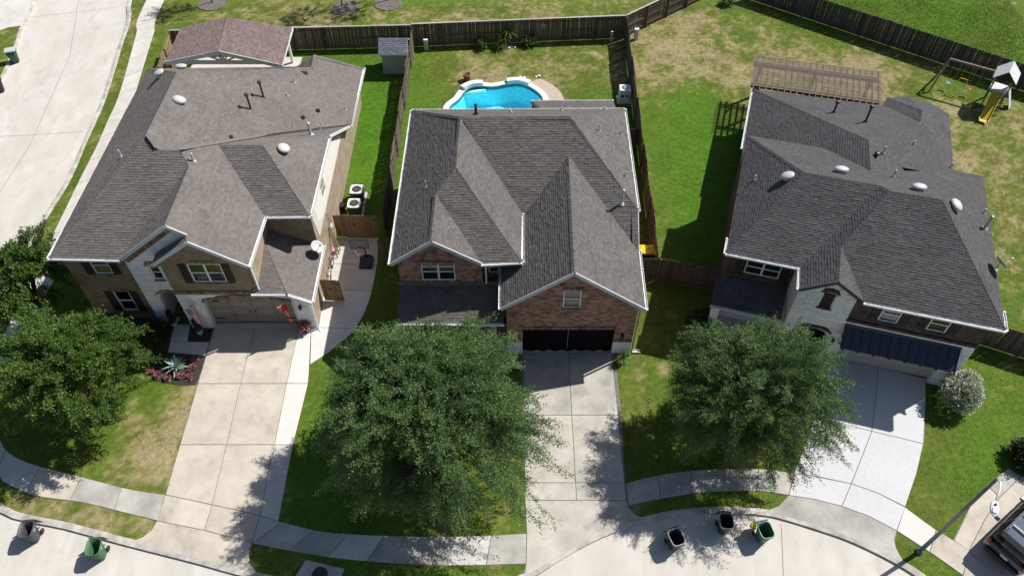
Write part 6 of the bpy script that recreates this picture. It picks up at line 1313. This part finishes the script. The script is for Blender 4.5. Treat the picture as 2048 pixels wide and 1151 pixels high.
for k in range(5): mb.tube([(g.x + (.22 + .015 * (k % 2)) * math.cos(j * .42), g.y + (.22 + .015 * (k % 2)) * math.sin(j * .42), .3 + k * .05) for j in range(16)], .02, 5)
mb.build('hose', m_black, t); mb = MB(); mb.lathe([(.2, 0), (.2, .28), (.17, .3), (.17, .5), (.2, .52)], (g.x, g.y, 0), 14); mb.build('drum', m_black, t)
# basketball hoop
b0 = G(733, 526); t = thing('basketball_hoop', 'portable basketball hoop with black base on the side drive', 'basketball hoop', (b0.x, b0.y, .03)); mb = MB(); mb.prism([(b0.x - .38, b0.y - .5), (b0.x + .38, b0.y - .5), (b0.x + .42, b0.y + .35), (b0.x + .2, b0.y + .55), (b0.x - .2, b0.y + .55), (b0.x - .42, b0.y + .35)], .03, .2); mb.build('base', m_black, t, bevel=.04)
bb = Pl(718, 488, (0, b0.y + .35, 0), (0, 1, 0)); bb = V3(G(718, 488, 2.6).x, G(718, 488, 2.6).y, 2.6); mb = MB(); mb.tube([(b0.x, b0.y + .35, .2), (b0.x - .05, b0.y + .3, 1.6), (bb.x + .12, bb.y + .3, 2.3), (bb.x, bb.y + .05, 2.6)], .045, 8); mb.build('pole', m_black, t)
fdx = Vector((.98, 0, .0)); mb = MB(); mb.box(bb, (1.02, .03, .66)); mb.build('backboard', mat('hoop_acrylic', (.33, .32, .24), (.38, .37, .28), 4, 3, .3), t); mb = MB()
for s in (-1, 1): mb.box(bb + V3(s * .51, -.005, 0), (.03, .05, .7)); mb.box(bb + V3(0, -.005, s * .34), (1.04, .05, .035))
mb.build('board_frame', m_black, t); rc = bb + V3(0, -.3, -.22); mb = MB(); mb.tube([rc + V3(.22 * math.cos(k * .393), .22 * math.sin(k * .393), 0) for k in range(17)], .013, 5); mb.beam(rc + V3(0, .2, 0), rc + V3(0, .29, 0), .12, .05); mb.build('rim', mat('hoop_red', (.5, .05, .04), (.55, .08, .05), 4, 2, .4), t); mb = MB()
for k in range(12):
    a = k * math.pi / 6
    for s in (-1, 1): mb.tube([rc + V3(.22 * math.cos(a), .22 * math.sin(a), 0), rc + V3(.16 * math.cos(a + s * .3), .16 * math.sin(a + s * .3), -.2), rc + V3(.11 * math.cos(a + s * .55), .11 * math.sin(a + s * .55), -.42)], .008, 4)
mb.build('net', m_vent, t)
# bicycles leaning on the side wall
def bike(label, u, v, rot, m_fr, r=.27):
    g = G(u, v, .03); t = thing('bicycle', label, 'bicycle', (g.x, g.y, .03), rot); Mw = WM[t.name] @ Matrix.Rotation(.16, 4, 'X')
    def put(mb): mb.v = [tuple(Mw @ Vector(q)) for q in mb.v]; return mb
    for x in (-.48, .48):
        mb = MB(); mb.tube([(x + r * math.cos(k * .314), 0, r + r * math.sin(k * .314)) for k in range(21)], .022, 6); wl = put(mb).build('wheel', m_black, t); mb = MB(); mb.tube([(x + (r - .03) * math.cos(k * .314), 0, r + (r - .03) * math.sin(k * .314)) for k in range(21)], .01, 5)
        for k in range(10): a = k * .628; mb.tube([(x, 0, r), (x + (r - .03) * math.cos(a), 0, r + (r - .03) * math.sin(a))], .004, 4)
        put(mb).build('rim', m_metal, wl)
    mb = MB()
    for a, b in (((-.48, 0, r), (-.1, 0, r + .02)), ((-.48, 0, r), (-.16, 0, r + .38)), ((-.1, 0, r + .02), (-.18, 0, r + .45)), ((-.1, 0, r + .02), (.34, 0, r + .36)), ((-.15, 0, r + .36), (.33, 0, r + .44)), ((.48, 0, r), (.31, 0, r + .55))): mb.tube([a, b], .02, 6)
    put(mb).build('frame', m_fr, t); mb = MB(); mb.box((-.19, 0, r + .48), (.24, .13, .05)); put(mb).build('saddle', m_black, t); mb = MB(); mb.tube([(.25, -.26, r + .62), (.31, 0, r + .57), (.25, .26, r + .62)], .014, 5); put(mb).build('handlebar', m_black, t); mb = MB(); mb.lathe([(.08, -.01), (.08, .01)], (-.1, .04, r + .02), 12, Matrix.Rotation(math.pi / 2, 3, 'X')); put(mb).build('crank', m_metal, t)
bike('pink child bicycle leaning on the tan house side wall', 668, 517, 1.45, mat('pink_paint', (.55, .08, .16), (.6, .12, .2), 4, 2, .35)); bike('white and black bicycle nearest the open gate leaf', 664, 545, 1.6, m_white, .3)
for k in range(3):
    a = V3(-10.6 + .05 * k, 31.5 + .3 * k, .05); mb = MB(); mb.beam(a, V3(-10.9, 32.2 + .1 * k, 1.6 + .15 * k), .09, .03); o = mb.build('plank', m_fence_n); tag(o, 'wooden plank leaning on the wall beside the cedar gate', 'plank', 'planks leaning on the side wall')
t = thing('meter_box', 'white electric meter box on the wall near the cedar gate', 'meter box', (-10.9, 32.6, 1.2)); mb = MB(); mb.box((-10.87, 32.6, 1.45), (.16, .36, .6)); mb.build('housing', m_vent, t, bevel=.02); mb = MB(); mb.lathe([(.1, 0), (.1, .08), (.02, .1)], (-10.8, 32.6, 1.5), 12, Matrix.Rotation(math.pi / 2, 3, 'Y')); mb.build('dial', m_metal, t); mb = MB(); mb.tube([(-10.9, 32.6, 1.75), (-10.9, 32.6, 2.9)], .03, 6); mb.build('conduit', m_vent, t)
# dishes
VGc, VGn = fitplane([VG['b'], VG['c'], VG['d'], VG['e']]); dish(Pl(637, 508, VGc, VGn), (.55, -.12, .8), 'white satellite dish on the low garage roof of the tan house', .38)
dish(Pl(1989, 541, cE, nE), (.75, .2, .65), 'grey satellite dish at the eave of the white stone house', .4)
# flags
def flagmat(name, kind):
    m, t, N, L, B = newmat(name); uv = N.new('ShaderNodeUVMap'); sp = N.new('ShaderNodeSeparateXYZ'); L.new(uv.outputs[0], sp.inputs[0])
    def mth(op, a, b=None):
        q = N.new('ShaderNodeMath'); q.operation = op
        for i, x in enumerate((a, b)):
            if x is None: continue
            if isinstance(x, (int, float)): q.inputs[i].default_value = x
            else: L.new(x, q.inputs[i])
        return q.outputs[0]
    def mix(f, c1, c2):
        q = N.new('ShaderNodeMix'); q.data_type = 'RGBA'; L.new(f, q.inputs[0])
        for i, x in ((6, c1), (7, c2)):
            if isinstance(x, tuple): q.inputs[i].default_value = (*x, 1)
            else: L.new(x, q.inputs[i])
        return q.outputs[2]
    U, V_ = sp.outputs[0], sp.outputs[1]
    if kind == 'stripes':
        s = mth('MODULO', mth('FLOOR', mth('MULTIPLY', V_, 13)), 2); base_c = mix(s, (.45, .02, .035), (.75, .74, .72)); can = mth('MULTIPLY', mth('LESS_THAN', U, .4), mth('GREATER_THAN', V_, .462))
        fx = mth('SUBTRACT', mth('FRACT', mth('MULTIPLY', U, 15)), .5); fy = mth('SUBTRACT', mth('FRACT', mth('MULTIPLY', V_, 11)), .5); dd = mth('LESS_THAN', mth('ADD', mth('MULTIPLY', fx, fx), mth('MULTIPLY', fy, fy)), .07); col = mix(can, base_c, mix(dd, (.015, .025, .11), (.75, .75, .75)))
    else:
        dx = mth('MULTIPLY', mth('SUBTRACT', U, .5), 1.5); dy = mth('SUBTRACT', V_, .5); r = mth('SQRT', mth('ADD', mth('MULTIPLY', dx, dx), mth('MULTIPLY', dy, dy))); disc = mth('LESS_THAN', r, .17); ringm = mth('MULTIPLY', mth('GREATER_THAN', r, .20), mth('LESS_THAN', r, .27)); rib = mth('MULTIPLY', mth('LESS_THAN', mth('ABSOLUTE', mth('SUBTRACT', U, .85)), .035), mth('LESS_THAN', mth('ABSOLUTE', dy), .32))
        col = mix(rib, mix(ringm, mix(disc, (.55, .012, .03), (.55, .42, .3)), (.62, .35, .25)), (.7, .6, .45))
    L.new(col, B.inputs['Base Color']); B.inputs['Roughness'].default_value = .7; return m
def flag(label, a, b, hang, m, seed):
    """cloth whose hoist runs along the pole a->b and whose fly hangs down"""
    a = Vector(a); b = Vector(b); t = thing('flag', label, 'flag', tuple(a)); mb = MB(); mb.tube([a, b + (b - a) * .04], .015, 6); mb.ball(b + (b - a) * .06, .03, 8, 5); mb.build('pole', m_vent, t)
    mb = MB(); mb.uv = []; nu, nv = 20, 10; d = (b - a); s = d.normalized().cross(Vector((0, 0, 1))).normalized()
    for i in range(nu + 1):
        for j in range(nv + 1):
            u_, v_ = i / nu, j / nv; gat = 1 - .5 * u_ ** .6; q = a + d * (.3 + .7 * (.5 + (v_ - .5) * gat)) ; q = q + V3(0, 0, -hang * u_) + s * (.10 * math.sin(v_ * 9 + seed) * (u_ ** .7)) + d.normalized() * (-.12 * u_ * hang) + Vector((0, 0, -.10 * (1 - v_) * u_)); mb.v.append(tuple(q))
    for i in range(nu):
        for j in range(nv):
            f = (i * (nv + 1) + j, i * (nv + 1) + j + 1, (i + 1) * (nv + 1) + j + 1, (i + 1) * (nv + 1) + j); mb.f.append(f); mb.uv.append([(x // (nv + 1) / nu, x % (nv + 1) / nv) for x in f])
    mb.build('cloth', m, t, True)
pa_ = w3.at(1.0, 2.25, .02); flag('striped red and white flag with blue canton on the garage pier', pa_, pa_ + V3(-.35, -.9, .5), 1.5, flagmat('flag_stripes', 'stripes'), 1)
pb_ = w3.at(6.0, 2.45, .02); flag('red flag with pale round emblem on the other garage pier', pb_, pb_ + V3(-.35, -.85, .5), 1.6, flagmat('flag_red', 'red'), 2)
# wreath sign and garden post in the bed
g = G(316, 682); t = thing('garden_ornament', 'small pinkish garden ornament on a post in the shaded bed', 'ornament', (g.x, g.y, 0)); mb = MB(); mb.tube([(g.x, g.y, 0), (g.x, g.y, .9)], .02, 6); mb.build('post', m_rust, t); mb = MB(); mb.ball((g.x, g.y, 1.0), (.16, .05, .16), 12, 6); mb.build('disc', m_terra, t)
# splash block
g = G(1268, 702); t = thing('splash_block', 'white plastic splash block below the garage downspout', 'splash block', (g.x, g.y, .02)); mb = MB(); mb.box((g.x + .1, g.y - .05, .045), (.45, .2, .05)); mb.build('tray', m_vent, t); mb = MB()
for s in (-1, 1): mb.box((g.x + .1, g.y - .05 + s * .09, .09), (.45, .03, .06))
mb.build('edge', m_vent, t)
# street lamp
lb = V3(18.76, 13.43, 0); lt = V3(18.74, 13.43, 7.55); t = thing('street_lamp', 'tall grey street lamp with curved white arm beside the kerb', 'street lamp', tuple(lb)); mb = MB(); mb.tube([lb, lb + V3(0, 0, 3.5), lt], [.1, .08, .06], 12); mb.build('pole', m_metal_dk, t, True); mb = MB(); mb.lathe([(.17, 0), (.17, .1), (.11, .22)], lb, 14); mb.build('base_collar', m_metal_dk, t)
he = G(1990, 1003, 7.55); ad = (he - lt); mb = MB(); mb.tube([lt + V3(0, 0, -.12), lt + ad * .25 + V3(.12, .05, .1), lt + ad * .6 + V3(.12, .05, .1), he], .035, 8); mb.build('arm', m_white, t, True); hd_ = ad.normalized(); hx = Vector((-hd_.y, hd_.x, 0)).normalized(); MH = Matrix((hx, Vector((hd_.x, hd_.y, 0)).normalized(), Vector((0, 0, 1)))).transposed()
mb = MB(); mb.ball(he + hd_ * .28, (.17, .36, .09), 14, 8, MH); mb.build('lamp_head', m_white, t, True); mb = MB(); mb.box(he + hd_ * .42 + V3(0, 0, .085), (.17, .2, .02), MH); mb.build('solar_plate', m_metal_dk, t); mb = MB(); mb.lathe([(.05, 0), (.05, .07), (.02, .08)], he + hd_ * .16 + V3(0, 0, .07), 10); mb.build('photocell', m_black, t)
# ------------------------------------------------------------ parked SUV
r0 = G(1965, 1082, .65); r1_ = G(2043, 1151, .65); yv = (r1_ - r0); yv.z = 0; wid = 1.95; yv.normalize(); fv = Vector((-yv.y, yv.x, 0)); fv = fv if fv.y > 0 else -fv
cr = r0 + yv * wid / 2; cr.z = 0; rot = math.atan2(fv.y, fv.x); t = thing('parked_suv', 'dark blue black estate vehicle with roof rails parked on the neighbouring drive', 'car', (cr.x, cr.y, .034), rot); Mw = WM[t.name]
m_paint = mat('dark_car_paint', (.012, .014, .02), (.016, .018, .026), 3, 2, .35, coat=.4); m_cglass = mat('car_glass', (.008, .009, .01), (.012, .012, .014), 3, 2, .05, spec=.8); m_roofp = mat('car_roof_pale', (.09, .12, .16), (.11, .14, .18), 3, 2, .75, spec=.25)  # roof colour is paler and bluer than the body
def put(mb): mb.v = [tuple(Mw @ Vector(q)) for q in mb.v]; return mb
def loft(secs, cap=True):
    mb = MB(); k = len(secs[0])
    for s in secs: mb.v += s
    mb.f = [(i * k + j, i * k + (j + 1) % k, (i + 1) * k + (j + 1) % k, (i + 1) * k + j) for i in range(len(secs) - 1) for j in range(k)]
    if cap: mb.f += [tuple(range(k - 1, -1, -1)), tuple((len(secs) - 1) * k + j for j in range(k))]
    return mb
H = wid / 2
def sec(x, zb, zt, hw, tuck=.06): return [(x, -hw + .1, zb), (x, -hw, zb + .18), (x, -hw, zt - .2), (x, -hw + tuck, zt), (x, hw - tuck, zt), (x, hw, zt - .2), (x, hw, zb + .18), (x, hw - .1, zb)]
put(loft([sec(0, .42, .98, H - .1), sec(.1, .33, 1.06, H - .02), sec(.6, .28, 1.08, H), sec(2.4, .26, 1.06, H), sec(3.7, .28, 1.02, H - .01), sec(4.7, .32, .92, H - .08), sec(4.95, .42, .78, H - .22)])).build('body', m_paint, t, True)
put(loft([sec(.12, 1.0, 1.12, H - .07), sec(.42, 1.0, 1.72, H - .2), sec(.7, 1.0, 1.78, H - .22), sec(2.4, 1.0, 1.78, H - .22), sec(2.9, 1.0, 1.66, H - .22), sec(3.7, .98, 1.05, H - .12)])).build('cabin', m_cglass, t, True)
rf = put(MB().add([(.36, -H + .24, 1.74), (.36, H - .24, 1.74), (.9, -H + .22, 1.81), (.9, H - .22, 1.81), (2.3, -H + .24, 1.81), (2.3, H - .24, 1.81), (2.75, -H + .27, 1.73), (2.75, H - .27, 1.73)], [(0, 2, 3, 1), (2, 4, 5, 3), (4, 6, 7, 5)])).build('roof', m_roofp, t, True)
for s in (-1, 1):
    mb = MB(); mb.tube([(.5, s * (H - .3), 1.8), (.6, s * (H - .3), 1.87), (2.2, s * (H - .3), 1.87), (2.35, s * (H - .3), 1.8)], .022, 6); put(mb).build('roof_rail', m_metal_dk, t)
for x in (.9, 1.7): mb = MB(); mb.beam((x, -H + .3, 1.89), (x, H - .3, 1.89), .06, .03); put(mb).build('cross_bar', m_metal_dk, t)
for s in (-1, 1):
    for a, b in (((.16, s * (H - .1), 1.1), (.4, s * (H - .22), 1.72)), ((1.25, s * (H - .05), 1.08), (1.3, s * (H - .21), 1.74)), ((2.3, s * (H - .05), 1.08), (2.35, s * (H - .21), 1.74)), ((3.55, s * (H - .1), 1.04), (2.8, s * (H - .25), 1.68))): mb = MB(); mb.beam(a, b, .09, .05); put(mb).build('pillar', m_paint, t)
mb = MB(); mb.beam((.2, -H + .22, 1.70), (.36, -H + .22, 1.74), .05, .05); mb.add([(.16, -H + .24, 1.68), (.16, H - .24, 1.68), (.4, H - .24, 1.77), (.4, -H + .24, 1.77)], [(0, 1, 2, 3)]); put(mb).build('spoiler', m_black, t)
mb = MB(); mb.beam((-.04, -H + .15, .52), (-.04, H - .15, .52), .16, .22); put(mb).build('bumper', m_black, t, bevel=.04)
for s in (-1, 1): mb = MB(); mb.box((.06, s * (H - .14), .98), (.12, .13, .28)); put(mb).build('tail_light', mat('tail_lamp_%d' % s, (.35, .02, .02), (.45, .05, .04), 8, 2, .2), t, bevel=.03); mb = MB(); mb.box((.04, s * (H - .16), .8), (.12, .16, .08)); put(mb).build('reflector', m_vent, t)
mb = MB(); mb.box((-.02, 0, .82), (.02, .34, .17)); put(mb).build('number_plate', m_vent, t); mb = MB(); mb.tube([(.2, -.3, 1.16), (.28, .25, 1.24)], .012, 5); put(mb).build('rear_wiper', m_black, t)
for x in (.95, 3.95):
    for s in (-1, 1):
        mb = MB(); mb.lathe([(.24, -.11), (.35, -.12), (.37, -.08), (.37, .08), (.35, .12), (.24, .11)], (x, s * (H - .12), .37), 20, Matrix.Rotation(math.pi / 2, 3, 'X')); wl = put(mb).build('wheel', m_black, t, True); mb = MB(); mb.lathe([(.23, .0), (.22, .1), (.06, .07), (.02, .07)], (x, s * (H - .12), .37), 16, Matrix.Rotation(s * -math.pi / 2, 3, 'X')); put(mb).build('rim', m_metal, wl)
for s in (-1, 1): mb = MB(); mb.box((2.95, s * (H + .1), 1.12), (.14, .22, .16)); put(mb).build('mirror', m_paint, t, bevel=.03)
for s in (-1, 1): mb = MB(); mb.box((4.75, s * (H - .3), .8), (.2, .35, .14)); put(mb).build('headlight', m_vent, t, bevel=.03)
